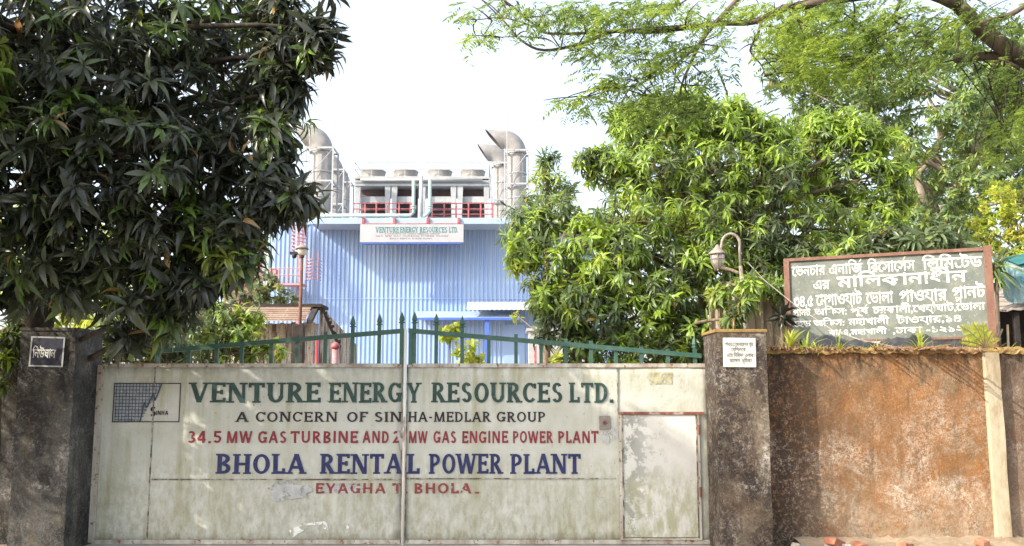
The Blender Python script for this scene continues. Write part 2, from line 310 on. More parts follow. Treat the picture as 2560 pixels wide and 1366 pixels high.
# ------------------------------------------------------------------ lettering
TT = {}
def _g():
    d = lambda *a: ('d',) + a
    h = lambda *a: ('h',) + a
    a = lambda *k: ('a',) + k
    s = lambda *k: ('s',) + k
    st = [d(.15,0,.15,1,1)]; ss = [s(.15,0), s(.15,1)]
    return {
    'A': (.82, [d(.09,0,.41,1,0), d(.73,0,.41,1,1), h(.21,.61,.33,0), s(.09,0), s(.73,0)]),
    'B': (.68, st+ss+[a(.30,.745,.31,.255,90,-90), h(.15,.31,1,0), a(.31,.27,.35,.27,90,-90), h(.15,.32,0,0), h(.15,.32,.515,0)]),
    'C': (.72, [a(.39,.5,.38,.5,42,318), d(.66,.70,.66,.96,0)]),
    'D': (.75, st+ss+[a(.32,.5,.41,.5,90,-90), h(.15,.33,1,0), h(.15,.33,0,0)]),
    'E': (.64, st+ss+[h(.15,.61,1,0), h(.15,.5,.52,0), h(.15,.63,0,0), d(.58,.78,.58,1,0), d(.60,0,.60,.24,0), d(.48,.40,.48,.64,0)]),
    'F': (.60, st+ss+[h(.15,.59,1,0), h(.15,.48,.52,0), d(.56,.78,.56,1,0)]),
    'G': (.78, [a(.39,.5,.38,.5,42,318), d(.64,.04,.64,.42,1), h(.46,.78,.42,0), d(.66,.72,.66,.96,0)]),
    'H': (.80, st+ss+[d(.65,0,.65,1,1), h(.15,.65,.5,0), s(.65,0), s(.65,1)]),
    'I': (.30, st+ss),
    'L': (.58, st+ss+[h(.15,.56,0,0), d(.53,0,.53,.28,0)]),
    'M': (1.0, [d(.12,0,.16,1,0), d(.18,1,.49,0,1), d(.82,1,.51,0,0), d(.87,0,.84,1,1), s(.12,0), s(.87,0)]),
    'N': (.84, [d(.13,0,.13,1,0), d(.16,1,.68,0,1), d(.71,0,.71,1,0), s(.13,0), s(.11,1), s(.71,1)]),
    'O': (.80, [a(.40,.5,.39,.5,0,360)]),
    'P': (.66, st+ss+[a(.31,.71,.33,.29,90,-90), h(.15,.32,1,0), h(.15,.32,.45,0)]),
    'R': (.74, st+ss+[a(.31,.73,.31,.27,90,-90), h(.15,.32,1,0), h(.15,.32,.49,0), d(.64,0,.34,.48,1), s(.64,0)]),
    'S': (.60, [a(.30,.735,.26,.265,25,275), a(.30,.275,.28,.275,95,-155)]),
    'T': (.70, [d(.35,0,.35,1,1), h(.03,.67,1,0), d(.06,.76,.06,1,0), d(.64,.76,.64,1,0), s(.35,0)]),
    'U': (.78, [d(.14,.33,.14,1,1), d(.64,.33,.64,1,0), a(.395,.34,.335,.34,180,360), s(.14,1), s(.64,1)]),
    'V': (.80, [d(.09,1,.40,0,1), d(.71,1,.42,0,0), s(.09,1), s(.71,1)]),
    'W': (1.12,[d(.07,1,.31,0,1), d(.55,1,.33,0,0), d(.55,1,.80,0,1), d(1.05,1,.82,0,0), s(.07,1), s(1.05,1)]),
    'Y': (.76, [d(.08,1,.37,.42,1), d(.68,1,.40,.42,0), d(.38,0,.38,.45,1), s(.08,1), s(.68,1), s(.38,0)]),
    '0': (.60, [a(.30,.5,.29,.5,0,360)]),
    '2': (.60, [a(.29,.70,.28,.30,165,-25), d(.06,0,.47,.58,1), h(.05,.57,0,0)]),
    '3': (.60, [a(.28,.745,.26,.255,150,-90), a(.28,.265,.29,.265,90,-150)]),
    '4': (.64, [d(.44,0,.44,1,1), d(.05,.30,.42,1,0), h(.03,.60,.27,0)]),
    '5': (.60, [h(.10,.54,1,0), d(.12,.50,.12,1,0), a(.28,.32,.30,.32,120,-150)]),
    '.': (.26, [d(.12,0,.12,.17,1)]), '-': (.36, [h(.05,.31,.44,0)]), '&': (.5, []), ',': (.24, [d(.08,-.12,.14,.14,1)]), ':': (.25, [d(.12,0,.12,.17,1), d(.12,.5,.12,.67,1)]),
    }
GL = _g()
def word(mb, text, place, x0, x1, y0, y1, T=.20, t=.13, serif=.09, gap=.10, jit=0.012, skip=None):
    """draws text into the box x0..x1, y0..y1; place(x, y, k) gives the 3D point, k the paint layer"""
    adv = sum(GL[c][0] if c in GL else .4 for c in text) + gap * (len(text) - 1)
    sx = (x1 - x0) / adv; sy = (y1 - y0); cx = 0.0
    for c in text:
        if c not in GL: cx += .4 + gap; continue
        W, ops = GL[c]; k = 0
        dy = random.uniform(-jit, jit); sh = random.uniform(-jit, jit)
        def P(x, y):
            return place(x0 + (cx + x + sh*y) * sx, y0 + (y + dy) * sy, k)
        for op in ops:
            if op[0] == 'd':
                _, ax, ay, bx, by, th = op; L = math.hypot(bx-ax, by-ay)
                hw = (T if th else t) / 2 * L / max(abs(by-ay), 1e-6)
                mb.quad(P(ax-hw, ay), P(ax+hw, ay), P(bx+hw, by), P(bx-hw, by))
            elif op[0] == 'h':
                _, ax, bx, y, th = op
                y = t/2 if y == 0 else 1 - t/2 if y == 1 else y
                mb.quad(P(ax, y-t/2), P(bx, y-t/2), P(bx, y+t/2), P(ax, y+t/2))
            elif op[0] == 'a':
                _, ccx, ccy, rx, ry, a0, a1 = op; n = max(6, int(abs(a1-a0)/14)); tx = T*.95
                for i in range(n):
                    q = [R(a0 + (a1-a0)*j/n) for j in (i, i+1)]
                    pts = []
                    for ang, ro in ((q[0],0),(q[1],0),(q[1],1),(q[0],1)):
                        X, Y = (rx-tx, ry-t) if ro else (rx, ry)
                        pts.append(P(ccx + X*math.cos(ang), ccy + Y*math.sin(ang)))
                    mb.quad(*pts)
            elif op[0] == 's' and serif:
                _, ax, y = op; ts = t*.62; ya = y if y == 0 else y - ts
                hw = T/2 + serif
                mb.quad(P(ax-hw, ya), P(ax+hw, ya), P(ax+hw, ya+ts), P(ax-hw, ya+ts))
            k += 1
        cx += W + gap
_fc = bpy.data.curves.new('scratch_text', 'FONT'); _fo = bpy.data.objects.new('scratch_text', _fc); COL.objects.link(_fo)
_tc = {}
def _text(body, off):
    if (body, off) not in _tc:
        best = -1
        for o_ in ((0,) if off == 0 else (off-.005, off-.003, off-.001, off, off+.002, off+.004, off+.006)):   # outlines that cross themselves fill badly: keep the fullest
            _fc.body = body; _fc.offset = o_; _fc.resolution_u = 3
            bpy.context.view_layer.update()
            dg = bpy.context.evaluated_depsgraph_get(); me = bpy.data.meshes.new_from_object(_fo.evaluated_get(dg))
            ar = sum(p.area for p in me.polygons)
            if ar > best:
                best = ar; _tc[(body, off)] = ([tuple(x.co)[:2] for x in me.vertices], [tuple(p.vertices) for p in me.polygons])
            bpy.data.meshes.remove(me)
    return _tc[(body, off)]
def _right(body):
    v, f = _text(body, 0); return max(p[0] for p in v) if v else 0.0
def script_line(mb, body, place, x0, x1, y0, y1, off=0.012, under=(), over=()):
    """Bengali script in visual order; under: (prefix, letter) puts a half letter below the end of prefix"""
    parts = []
    for i, ch in enumerate(body):                       # letter by letter, so that neighbours may overlap
        if ch == ' ': continue
        v, f = _text(ch, off)
        if not v: continue
        dx = _right(body[:i+1]) - _right(ch)
        parts.append(([(p[0]+dx, p[1]) for p in v], f))
    n0 = len(parts)
    for pre, ch in under:
        xe = _right(pre); uv, uf = _text(ch, off); mx = max(p[0] for p in uv)
        parts.append(([(xe - 0.12 + (p[0]-mx)*0.55, -0.27 + p[1]*0.5) for p in uv], uf))
    for pre in over:
        xe = _right(pre)
        parts.append(([(xe-0.28, .72), (xe-0.20, .70), (xe-0.02, .92), (xe-0.10, .95)], [(0,1,2,3)]))
    xs = [p[0] for v, f in parts[:n0] for p in v]; a, b = min(xs), max(xs)
    sx = (x1-x0)/(b-a); sy = (y1-y0)/0.61
    for k, (pv, pf) in enumerate(parts):
        mb.add([place(x0 + (p[0]-a)*sx, y0 + p[1]*sy, k % 4) for p in pv], pf)

# ------------------------------------------------------------------ foliage
def leaf_shape(kind):
    if kind == 'mango':   st = [(0,.010,0),(.22,.085,.02),(.5,.125,-.03),(.78,.08,-.13),(1,.004,-.29)]; mid = True
    elif kind == 'lance': st = [(0,.012,0),(.45,.10,0),(1,.004,-.14)]; mid = False
    elif kind == 'oval':  st = [(0,.03,0),(.35,.22,.02),(.75,.2,-.04),(1,.02,-.12)]; mid = False
    elif kind == 'blade': st = [(0,.030,0),(.35,.032,.06),(.7,.022,-.02),(1,.003,-.22)]; mid = False
    vs, fs = [], []
    for x, hw, z in st:
        vs += [(x, -hw, z + hw*.35), (x, 0, z), (x, hw, z + hw*.35)] if mid else [(x, -hw, z), (x, hw, z)]
    n = 3 if mid else 2
    for i in range(len(st)-1):
        for k in range(n-1):
            a = i*n+k; fs.append((a, a+1, a+1+n, a+n))
    return np.array(vs, float), np.array(fs, int)
def unit(a): return a / np.maximum(np.linalg.norm(a, axis=-1, keepdims=True), 1e-9)
def leaves_mesh(name, mat, parent, kind, pos, dirs, ups, length, tint, width=1.0):
    V, Fc = leaf_shape(kind); N = len(pos)
    dirs = unit(dirs); side = unit(np.cross(ups, dirs)); up = np.cross(dirs, side)
    L = length[:, None, None]; curl = rng.uniform(.1, 2.6, N)[:, None, None] if kind == 'mango' else 1.0; wv = rng.uniform(.75, 1.3, N)[:, None, None]
    co = pos[:, None, :] + L*(V[None,:,0:1]*dirs[:,None,:] + V[None,:,1:2]*width*wv*side[:,None,:] + V[None,:,2:3]*curl*up[:,None,:])
    off = np.array(parent.location); co = (co - off).reshape(-1, 3)
    fc = (Fc[None] + (np.arange(N)*len(V))[:, None, None]).reshape(-1, 4)
    me = bpy.data.meshes.new(name)
    me.vertices.add(len(co)); me.vertices.foreach_set('co', co.astype(np.float32).ravel())
    me.loops.add(fc.size); me.loops.foreach_set('vertex_index', fc.astype(np.int32).ravel())
    me.polygons.add(len(fc)); me.polygons.foreach_set('loop_start', np.arange(0, fc.size, 4, dtype=np.int32))
    me.polygons.foreach_set('use_smooth', np.ones(len(fc), bool))
    at_ = me.attributes.new('tint', 'FLOAT', 'POINT'); at_.data.foreach_set('value', np.repeat(tint, len(V)).astype(np.float32))
    me.materials.append(mat); me.update(calc_edges=True)
    o = bpy.data.objects.new(name, me); COL.objects.link(o); o.parent = parent
    return o
def rosettes(centres, axes, k, lmin, lmax, droop, young, tints, spread=(35, 105)):
    """whorls of leaves at twig tips"""
    N = len(centres); axes = unit(axes)
    ref = np.where(np.abs(axes[:, 2:3]) > .9, np.array([[1., 0, 0]]), np.array([[0, 0, 1.]]))
    p1 = unit(np.cross(axes, ref)); p2 = np.cross(axes, p1)
    j = np.arange(k)
    phi = j[None]*2.4 + rng.uniform(0, 6.28, (N, 1)) + rng.normal(0, .25, (N, k))
    th = np.radians(spread[0] + (spread[1]-spread[0])*(j/max(1, k-1))[None] + rng.normal(0, 9, (N, k)))
    d = axes[:, None]*np.cos(th)[..., None] + (p1[:, None]*np.cos(phi)[..., None] + p2[:, None]*np.sin(phi)[..., None])*np.sin(th)[..., None]
    d[..., 2] -= droop*rng.uniform(.3, 1.2, (N, k))
    up = axes[:, None] + rng.normal(0, .3, (N, k, 3)) + np.array([0, 0, .6])
    ln = rng.uniform(lmin, lmax, (N, k)) * rng.uniform(.85, 1.15, (N, 1))
    base = centres[:, None] - axes[:, None]*(j/k)[None, :, None]*lmin*.55
    yc = (rng.random(N) < young)
    tt = np.where(yc, rng.uniform(.65, .85, N), rng.uniform(tints[0], tints[1], N))
    tt = np.repeat(tt[:, None], k, 1) + rng.normal(0, .06, (N, k))
    dead = rng.random((N, k)) < .012; tt = np.where(dead, 1.0, np.clip(tt, 0, .86))
    return base.reshape(-1, 3), d.reshape(-1, 3), up.reshape(-1, 3), ln.ravel(), tt.ravel()
def in_bough(c, r, n, inner=.45):
    d = unit(rng.normal(0, 1, (n, 3))); rr = (inner**3 + (1-inner**3)*rng.random(n))**(1/3)
    rr = rr*np.where(rng.random(n) < .14, rng.uniform(1.05, 1.45, n), 1)
    return np.array(c)[None] + d*np.array(r)[None]*rr[:, None], d
def px_boughs(rows, dz=0.85, dep=1.0):
    """rows of (px, py, D, r px, clusters) -> centre, radii, n"""
    out = []
    for px, py, D, r, n in rows:
        c = at(px, py, D); q = r/F*D
        out.append((c, (q, q*dep, q*dz), n))
    return out
def limb(mb, a, b, r0, r1, sag=0.1, n=6, seed=0):
    a, b = Vector(a), Vector(b); L = (b-a).length; pts = []
    w1 = Vector((random.uniform(-1,1), random.uniform(-1,1), random.uniform(-.3,1)))*L*sag
    for i in range(n):
        t = i/(n-1); pts.append(a.lerp(b, t) + w1*math.sin(math.pi*t) + Vector((random.uniform(-1,1), random.uniform(-1,1), random.uniform(-1,1)))*L*.012)
    mb.tube(pts, [r0 + (r1-r0)*i/(n-1) for i in range(n)], 7)
    return pts
def tree(name, label, base, forks, boughs, leafm, barkm, kind, k, lmin, lmax, droop, young, tints=(0.1, .5), group=None,
         trunk_r=.14, width=1.0, top_young=0.0, cat='tree', twig=True, spread=(35,105), upw=.5):
    root = empty(name, base, label, cat, group)
    tb = MB(); fk = [Vector(p) for p in forks]
    pts = [Vector(base)] + fk
    rs = [trunk_r*1.25] + [trunk_r*(1 - .55*i/max(1, len(fk))) for i in range(1, len(fk)+1)]
    fine = []
    for i in range(len(pts)-1):
        for q in range(4):
            t = q/4; fine.append((pts[i].lerp(pts[i+1], t) + Vector((random.uniform(-1,1), random.uniform(-1,1), 0))*trunk_r*.12, rs[i]+(rs[i+1]-rs[i])*t))
    fine.append((pts[-1], rs[-1]))
    tb.tube([p for p, _ in fine], [r for _, r in fine], 10)
    C, A, O = [], [], []
    zs = [c.z + r[2] for c, r, n in boughs]; ztop, zbot = max(zs), min(c.z - r[2] for c, r, n in boughs)
    for c, r, n in boughs:
        start = min(fk, key=lambda p: (p-c).length + (1.5 if p.z > c.z+.4 else 0))
        limb(tb, start, c, min(.05, trunk_r*.30), .014, .08)
        p, d = in_bough(c, r, n); C.append(p); O.append(np.full(n, rng.normal(0, .13)))
        A.append(d*.75 + np.array([0, 0, upw]) + rng.normal(0, .3, d.shape))
        if twig:
            for q in p[:max(3, n//5)]:
                limb(tb, c + Vector((random.uniform(-.3,.3)*r[0], 0, random.uniform(-.3,.1)*r[2])), q, .012, .005, .1, 4)
    tb.build('trunk', barkm, root, True)
    C = np.concatenate(C); A = np.concatenate(A)
    args = rosettes(C, A, k, lmin, lmax, droop, young, tints, spread)
    args = (*args[:4], np.where(args[4] > .95, 1.0, np.clip(args[4] + np.repeat(np.concatenate(O), k), 0, .86)))
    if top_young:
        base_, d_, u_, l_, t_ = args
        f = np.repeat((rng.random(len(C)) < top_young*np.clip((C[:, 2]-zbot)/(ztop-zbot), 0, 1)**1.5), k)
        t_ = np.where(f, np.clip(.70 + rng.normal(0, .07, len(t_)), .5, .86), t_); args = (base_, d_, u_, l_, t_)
    leaves_mesh('crown', leafm, root, kind, *args, width=width)
    return root

# ================================================================== SETTING
g = MB(); n = 60
g.quad((-600,-300,0),(600,-300,0),(600,900,0),(-600,900,0))
tag(g.build('ground', M_SOIL), kind='structure')
tag(MB().quad((-80,-4.5,.004),(80,-4.5,.004),(80,6.2,.004),(-80,6.2,.004)).build('road', M_ASPHALT), kind='structure')
X = lambda px, py=912, D=10.0: at(px, py, D).x
tag(MB().quad((X(200),6.2,.008),(X(1800),6.2,.008),(X(1800),13.5,.008),(X(200),13.5,.008)).build('driveway', M_CONC), kind='structure')
b = MB(); nx = 90                                       # low bank of soil heaped along the foot of the wall
prof = [(-1.3,.012),(-.8,.05),(-.4,.09),(-.1,.115),(.02,.12)]
for i in range(nx+1):
    x = 2.9 + 6.0*i/nx
    for dy, z in prof: b.v.append((x, 9.8+dy+random.uniform(-.03,.03)*(dy<0), max(.012, z*(1+random.uniform(-.18,.18)))))
for i in range(nx):
    for k in range(4): a = i*5+k; b.f.append((a, a+5, a+6, a+1))
tag(b.build('bank', M_SOIL, smooth=True), kind='structure')

# ================================================================== GATE
YG = 10.0
zt, zb = at(1280,912,YG).z, .03
xl, xm, xr = X(246), X(1013), X(1771)
def pg(dy):                                             # place on the gate face, dy metres in front
    def f(x, y, k): return (x, YG - dy - .0006*k, y)
    return f
def gx(px, py): return at(px, py, YG).x
def gz(py): return at(1280, py, YG).z
def bars(root, xs_spear, xs_stub, rail):                # pickets: rail(px) gives rail py
    for px in xs_spear + xs_stub:
        x = gx(px, 900); ztop = gz(rail(px)); hw = .019
        p = MB(); zz = ztop + (.085 if px in xs_spear else random.choice((.0,.03,.05)))
        p.box((x-hw, YG-hw+.012, zt-.01), (x+hw, YG+hw+.012, zz-.002 if px in xs_spear else zz+.012))
        o = p.build('picket', M_GREEN, root)
        if px in xs_spear:
            s = MB(); c = (x, YG+.012, zz)
            s.lathe(c, [(.0,-.0),(.034,.0),(.034,.012),(.019,.02),(.031,.035),(.022,.075),(.003,.125),(0,.126)], 4)
            s.build('spearhead', M_GREEN, o)
railL = lambda px: 827 - (px-1013)*.0825
railR = lambda px: 827 + (px-1023)*.0868
def rail_bar(root, pa, pb, fn):
    a, c = gx(pa, 860), gx(pb, 860); za, zc = gz(fn(pa)), gz(fn(pb)); h = .024
    MB().hexa([(a,YG-.022,za-h),(c,YG-.022,zc-h),(c,YG+.05,zc-h),(a,YG+.05,za-h),(a,YG-.022,za+h),(c,YG-.022,zc+h),(c,YG+.05,zc+h),(a,YG+.05,za+h)]).build('top_rail', M_GREEN, root)

gl = empty('gate_leaf', (xl, YG, 0), 'cream steel gate leaf with the grey grid emblem, hung on the dark left pillar', 'gate', 'leaves of the main gate')
gr = empty('gate_leaf', (xr, YG, 0), 'cream steel gate leaf with a small wicket door in it', 'gate', 'leaves of the main gate')
def panel(root, x0, x1, holes=None):
    p = MB(); N = 40
    # slightly buckled sheet with thickness
    M = 16
    rectx = np.linspace(x0, x1, N+1); rectz = np.linspace(zb, zt, M+1)
    V0 = len(p.v)
    ph = random.uniform(0, 6)
    for zz in rectz:
        for x in rectx: p.v.append((x, YG + .005*math.sin(x*5.1+ph)*math.sin(zz*3.3+ph) , zz))
    for j in range(M):
        for i in range(N):
            a = V0+j*(N+1)+i; p.f.append((a, a+1, a+N+2, a+N+1))
    V1 = len(p.v)
    for zz in rectz:
        for x in rectx: p.v.append((x, YG+.03, zz))
    for j in range(M):
        for i in range(N):
            a = V1+j*(N+1)+i; p.f.append((a, a+N+1, a+N+2, a+1))
    for i in range(N):
        a = V0+M*(N+1)+i; c = V1+M*(N+1)+i; p.f.append((a, a+1, c+1, c))
        a = V0+i; c = V1+i; p.f.append((a+1, a, c, c+1))
    for j in range(M):
        a = V0+j*(N+1); c = V1+j*(N+1); p.f.append((a, a+N+1, c+N+1, c))
        a += N; c += N; p.f.append((a+N+1, a, c, c+N+1))
    return p.build('panel', M_GATE, root, True)
panel(gl, xl, xm-.022); panel(gr, xm+.022, xr)
# frames
fw = .07
MB().box((xl, YG-.022, zb), (xl+fw, YG-.005, zt)).build('hinge_stile', M_FRAME, gl, bevel=.004)
MB().box((xl+fw, YG-.014, zt-.03), (xm-.03, YG-.005, zt+.012)).build('top_edge', M_FRAME, gl)
MB().box((xl+fw, YG-.014, zb-.012), (xm-.03, YG-.005, zb+.03)).build('bottom_edge', M_FRAME, gl)
MB().box((xm+.03, YG-.014, zt-.03), (xr, YG-.005, zt+.012)).build('top_edge', M_FRAME, gr)
MB().box((xm+.03, YG-.014, zb-.012), (xr, YG-.005, zb+.03)).build('bottom_edge', M_FRAME, gr)
x0 = gx(1018, 1100)
MB().tube([(xm+.002, YG-.03, -.02), (xm+.002, YG-.03, gz(822))], .016, 10).build('drop_rod', M_WHITE_ROD, gl, True)
MB().box((xm-.022, YG-.010, zb), (xm-.014, YG+.02, zt)).build('meeting_stile', M_SEAM, gl)
MB().box((xm+.018, YG-.010, zb), (xm+.026, YG+.02, zt)).build('meeting_stile', M_SEAM, gr)
# welded seams
def seam(root, a, c, wdt=.011):
    (xa, za), (xc, zc) = a, c; p = MB(); N = 26
    for i in range(N):
        t0, t1 = i/N, (i+1)/N
        q = [(xa+(xc-xa)*t, za+(zc-za)*t) for t in (t0, t1)]; ww = wdt*random.uniform(.4, 1.25); d = .005+random.uniform(0,.003)
        if abs(xc-xa) > abs(zc-za): p.box((q[0][0], YG-.005-d, q[0][1]-ww/2), (q[1][0], YG-.0, q[0][1]+ww/2))
        else: p.box((q[0][0]-ww/2, YG-.005-d, q[0][1]), (q[0][0]+ww/2, YG-.0, q[1][1]))
    p.build('weld_seam', M_SEAM, root)
x385 = gx(388, 930)
seam(gl, (x385, zb), (x385, zt-.03)); seam(gl, (x385+.02, gz(1199)), (xm-.03, gz(1199)), .014)
seam(gr, (xm+.03, gz(1197)), (gx(1540,1197), gz(1197)), .012); seam(gr, (gx(1543,930), gz(1028)), (gx(1543,930), zt-.03), .010)
bars(gl, [880, 947, 1003], [394, 471, 540, 603, 677, 742, 812], railL)
bars(gr, [1035, 1090, 1155, 1738], [1222, 1290, 1353, 1415, 1478, 1540, 1604, 1670], railR)
rail_bar(gl, 388, 1010, railL); rail_bar(gr, 1021, 1752, railR)
for root, px in ((gl, 1004.5), (gr, 1027)):
    x = gx(px, 860); MB().box((x-.020, YG-.018, zt), (x+.020, YG+.045, gz(827)-.023)).build('end_post', M_GREEN, root)

# lettering, word by word in the places it has on the sheet
def line(words_, y0, y1, mat, style, name='lettering'):
    L, Rr = MB(), MB()
    for txt, a, c in words_:
        zz0, zz1 = gz(y1), gz(y0); ym = (y0+y1)/2
        mb = L if a < 1013 else Rr
        word(mb, txt, pg(.0065), gx(a+1.5, ym), gx(c-1.5, ym), zz0, zz1, **style)
    if L.v: L.build(name, mat, gl)
    if Rr.v: Rr.build(name, mat, gr)
slab = dict(T=.205, t=.135, serif=.075, gap=.10)
line([('VENTURE',475,803), ('ENERG',822,1007), ('Y',1018,1052), ('RESOURCES',1078,1408), ('LTD.',1422,1536)], 957, 1007, P_GREEN, dict(slab, T=.215, t=.135))
line([('A',588,622), ('CONCERN',638,845), ('OF',866,920), ('SIN',935,1006), ('HA-MEDLAR',1019,1228), ('GROUP',1240,1365)], 1030, 1055, P_BLACK, dict(T=.17, t=.14, serif=.06, gap=.12))
line([('34.5',468,556), ('MW',565,632), ('GAS',644,718), ('TURBINE',726,896), ('AND',905,974), ('2',981,1000), ('MW',1020,1070), ('GAS',1082,1142), ('ENGINE',1153,1271), ('POWER',1280,1384), ('PLANT',1393,1497)], 1078, 1108, P_RED, dict(T=.19, t=.17, serif=0, gap=.13))
line([('BHOLA',540,764), ('RENTA',800,1006), ('L',1017,1050), ('POWER',1072,1257), ('PLANT',1275,1453)], 1135, 1185, P_NAVY, dict(slab, T=.21, t=.14))
line([('EYAGHA',787,966), ('T',980,1006), ('.',1014,1021), ('BHOLA',1033,1180), ('.',1184,1202)], 1208, 1234, P_MAROON, dict(T=.19, t=.17, serif=0, gap=.14))
# emblem: framed panel, grey blue field cut by a lightning edge, fine grid, the word
def lp(px, py): return gx(px, py), gz(py)
def poly(mb, pts, dy, k=0):
    mb.add([(*[lp(*p)[0]], YG-dy-.0006*k, lp(*p)[1]) for p in pts], [tuple(range(len(pts)))[::-1]])
e = MB(); edge = [(404,961),(390,1000),(385,985),(368,1018),(362,1007),(352,1055)]
for (ax, ay), (bx, by) in zip(edge[:-1], edge[1:]):
    poly(e, [(288,ay),(ax,ay),(bx,by),(287,by)] if ay < by else [], .006) if ay < by else None
e = MB(); poly(e, [(288,960),(404,960),(388,1001),(372,1012),(360,1030),(352,1055),(285,1055)], .0062)
emb = e.build('emblem', P_GREYBLUE, gl)
e = MB()
for i in range(14):
    px = 293 + i*8.2; yb = 1055 if px < 352 else 1055 - (px-352)/(404-352)*92
    a, c = lp(px, 960), lp(px, yb); e.quad((a[0]-.004,YG-.0072,c[1]),(a[0]+.004,YG-.0072,c[1]),(a[0]+.004,YG-.0072,a[1]),(a[0]-.004,YG-.0072,a[1]))
for i in range(11):
    py = 967 + i*8.3; xe = 404 - (py-960)/95*52
    a, c = lp(287, py), lp(xe, py); e.quad((a[0],YG-.0078,a[1]-.004),(c[0],YG-.0078,a[1]-.004),(c[0],YG-.0078,a[1]+.004),(a[0],YG-.0078,a[1]+.004))
for (p, q) in (((405,960),(388,1002)), ((388,1002),(384,984)), ((384,984),(367,1020)), ((367,1020),(362,1006)), ((362,1006),(350,1056))):
    a, c = lp(*p), lp(*q); e.quad((a[0]-.008,YG-.0084,a[1]),(a[0]+.008,YG-.0084,a[1]),(c[0]+.008,YG-.0084,c[1]),(c[0]-.008,YG-.0084,c[1]))
e.build('emblem_grid', P_SLATE, emb)
e = MB()
(ax, az), (cx_, cz) = lp(286, 958), lp(449, 1056)
for q in ((ax,cz,ax+.010,az),(cx_-.010,cz,cx_,az),(ax+.010,az-.010,cx_-.010,az),(ax+.010,cz,cx_-.010,cz+.010)):
    e.quad((q[0],YG-.009,q[1]),(q[2],YG-.009,q[1]),(q[2],YG-.009,q[3]),(q[0],YG-.009,q[3]))
word(e, 'S', pg(.0068), *[lp(375,1030)[0], lp(391,1030)[0]], gz(1041), gz(1017), T=.2, t=.13, serif=0)
word(e, 'INHA', pg(.0068), lp(391,1030)[0], lp(421,1030)[0], gz(1038), gz(1027), T=.2, t=.16, serif=0)
e.build('emblem_border', P_BLACK, emb)
# grey primer patches, old sticker, smears
def blob(mb, px, py, rx, ry, dy, seed):
    r_ = random.Random(seed); n = 22; ph = [r_.uniform(0, 6.28) for _ in range(4)]
    pts = []
    for i in range(n):
        a = -2*math.pi*i/n; q = 1 + .16*math.sin(3*a+ph[0]) + .12*math.sin(5*a+ph[1]) + .08*math.sin(9*a+ph[2])
        x, z = lp(px + rx*q*math.cos(a), py + ry*q*math.sin(a)); pts.append((x, YG-dy, z))
    mb.add(pts, [tuple(range(n))])
e = MB(); blob(e, 720, 1228, 52, 24, .0105, 3); blob(e, 1004, 1088, 9, 34, .0105, 5); blob(e, 860, 1222, 60, 14, .0055, 15); e.build('primer_patch', P_GREYWASH, gl)
e = MB(); blob(e, 1522, 1085, 20, 22, .0105, 8); blob(e, 1560, 1075, 6, 40, .0105, 9); e.build('primer_patch', P_GREYWASH, gr)
e = MB(); poly(e, [(1621,931),(1681,931),(1680,960),(1622,961)], .0105); e.build('faded_sticker', P_STICKER, gr)
e = MB(); poly(e, [(722,1325),(755,1312),(760,1326),(733,1343)], .0105); poly(e, [(762,1309),(812,1303),(822,1312),(820,1324),(806,1322),(808,1312),(766,1314)], .0111)
poly(e, [(868,1308),(874,1310),(872,1326),(866,1322)], .0105); e.build('paint_smear', P_CHALK, gl)
# wicket door in the right leaf
wx0, wx1, wz0, wz1 = gx(1549,1031), gx(1744,1031), gz(1350), gz(1031)
wd = MB().box((wx0+.03, YG-.024, wz0+.03), (wx1-.03, YG-.006, wz1-.03)).build('wicket_door', M_WICKET, gr)
for q in ((wx0-.014,wz0,wx0+.018,wz1), (wx1-.018,wz0,wx1+.012,wz1), (wx0+.018,wz0,wx1-.018,wz0+.022)):
    MB().box((q[0], YG-.032, q[1]), (q[2], YG-.006, q[3])).build('door_stile', M_FRAME, wd, bevel=.003)
MB().box((wx0-.02, YG-.040, wz1-.024), (wx1+.06, YG-.006, wz1+.004)).build('door_head', M_RUSTRED, wd)
p = MB().box((wx0+.0181, YG-.036, wz0+.0221), (wx0+.030, YG-.0245, wz1-.0241)); p.box((wx1-.030, YG-.036, wz0+.0221), (wx1-.0181, YG-.0245, wz1-.0241)); p.build('door_gap', M_SEAM, wd)
for z in (.5, 1.15): MB().tube([(wx1+.003, YG-.038, wz0+z-.05), (wx1+.003, YG-.038, wz0+z+.05)], .012, 8).build('hinge', M_RUSTRED, wd)
a, c = lp(1498,1074), lp(1525,1040)
lk = MB().box((a[0], YG-.02, a[1]), (c[0], YG-.0107, c[1])).build('lock_plate', weathered('lock plate', (0.20,0.17,0.15), (0.28,0.25,0.22), 20), gr, bevel=.003)
MB().tube([((a[0]+c[0])/2, YG-.03, (a[1]+c[1])/2), ((a[0]+c[0])/2, YG-.0195, (a[1]+c[1])/2)], .022, 12).build('lock_barrel', M_RUST, lk)

# ================================================================== PILLARS AND WALLS
YP = 9.46
def pillar(px0, px1, ytop, label, mat, capm):
    x0, x1 = at(px0, 1000, YP).x, at(px1, 1000, YP).x; z = at(px0, ytop, YP).z
    r = empty('gate_pillar', ((x0+x1)/2, YP+.3, 0), label, 'pillar')
    p = MB(); N = 14; rr = random.Random(int(px0))
    for i in range(N+1):
        zz = z*i/N; j = lambda: rr.uniform(-.006,.006)
        for x, y in ((x0,YP),(x1,YP),(x1,YP+.62),(x0,YP+.62)): p.v.append((x+j(), y+j(), zz))
    for i in range(N):
        for k in range(4): a = i*4+k; b2 = i*4+(k+1)%4; p.f.append((a, b2, b2+4, a+4))
    p.f.append((N*4, N*4+1, N*4+2, N*4+3))
    p.build('shaft', mat, r)
    MB().box((x0-.012, YP-.012, z+.002), (x1+.012, YP+.632, z+.035)).build('cap', capm, r, bevel=.006)
    return r, x0, x1, z
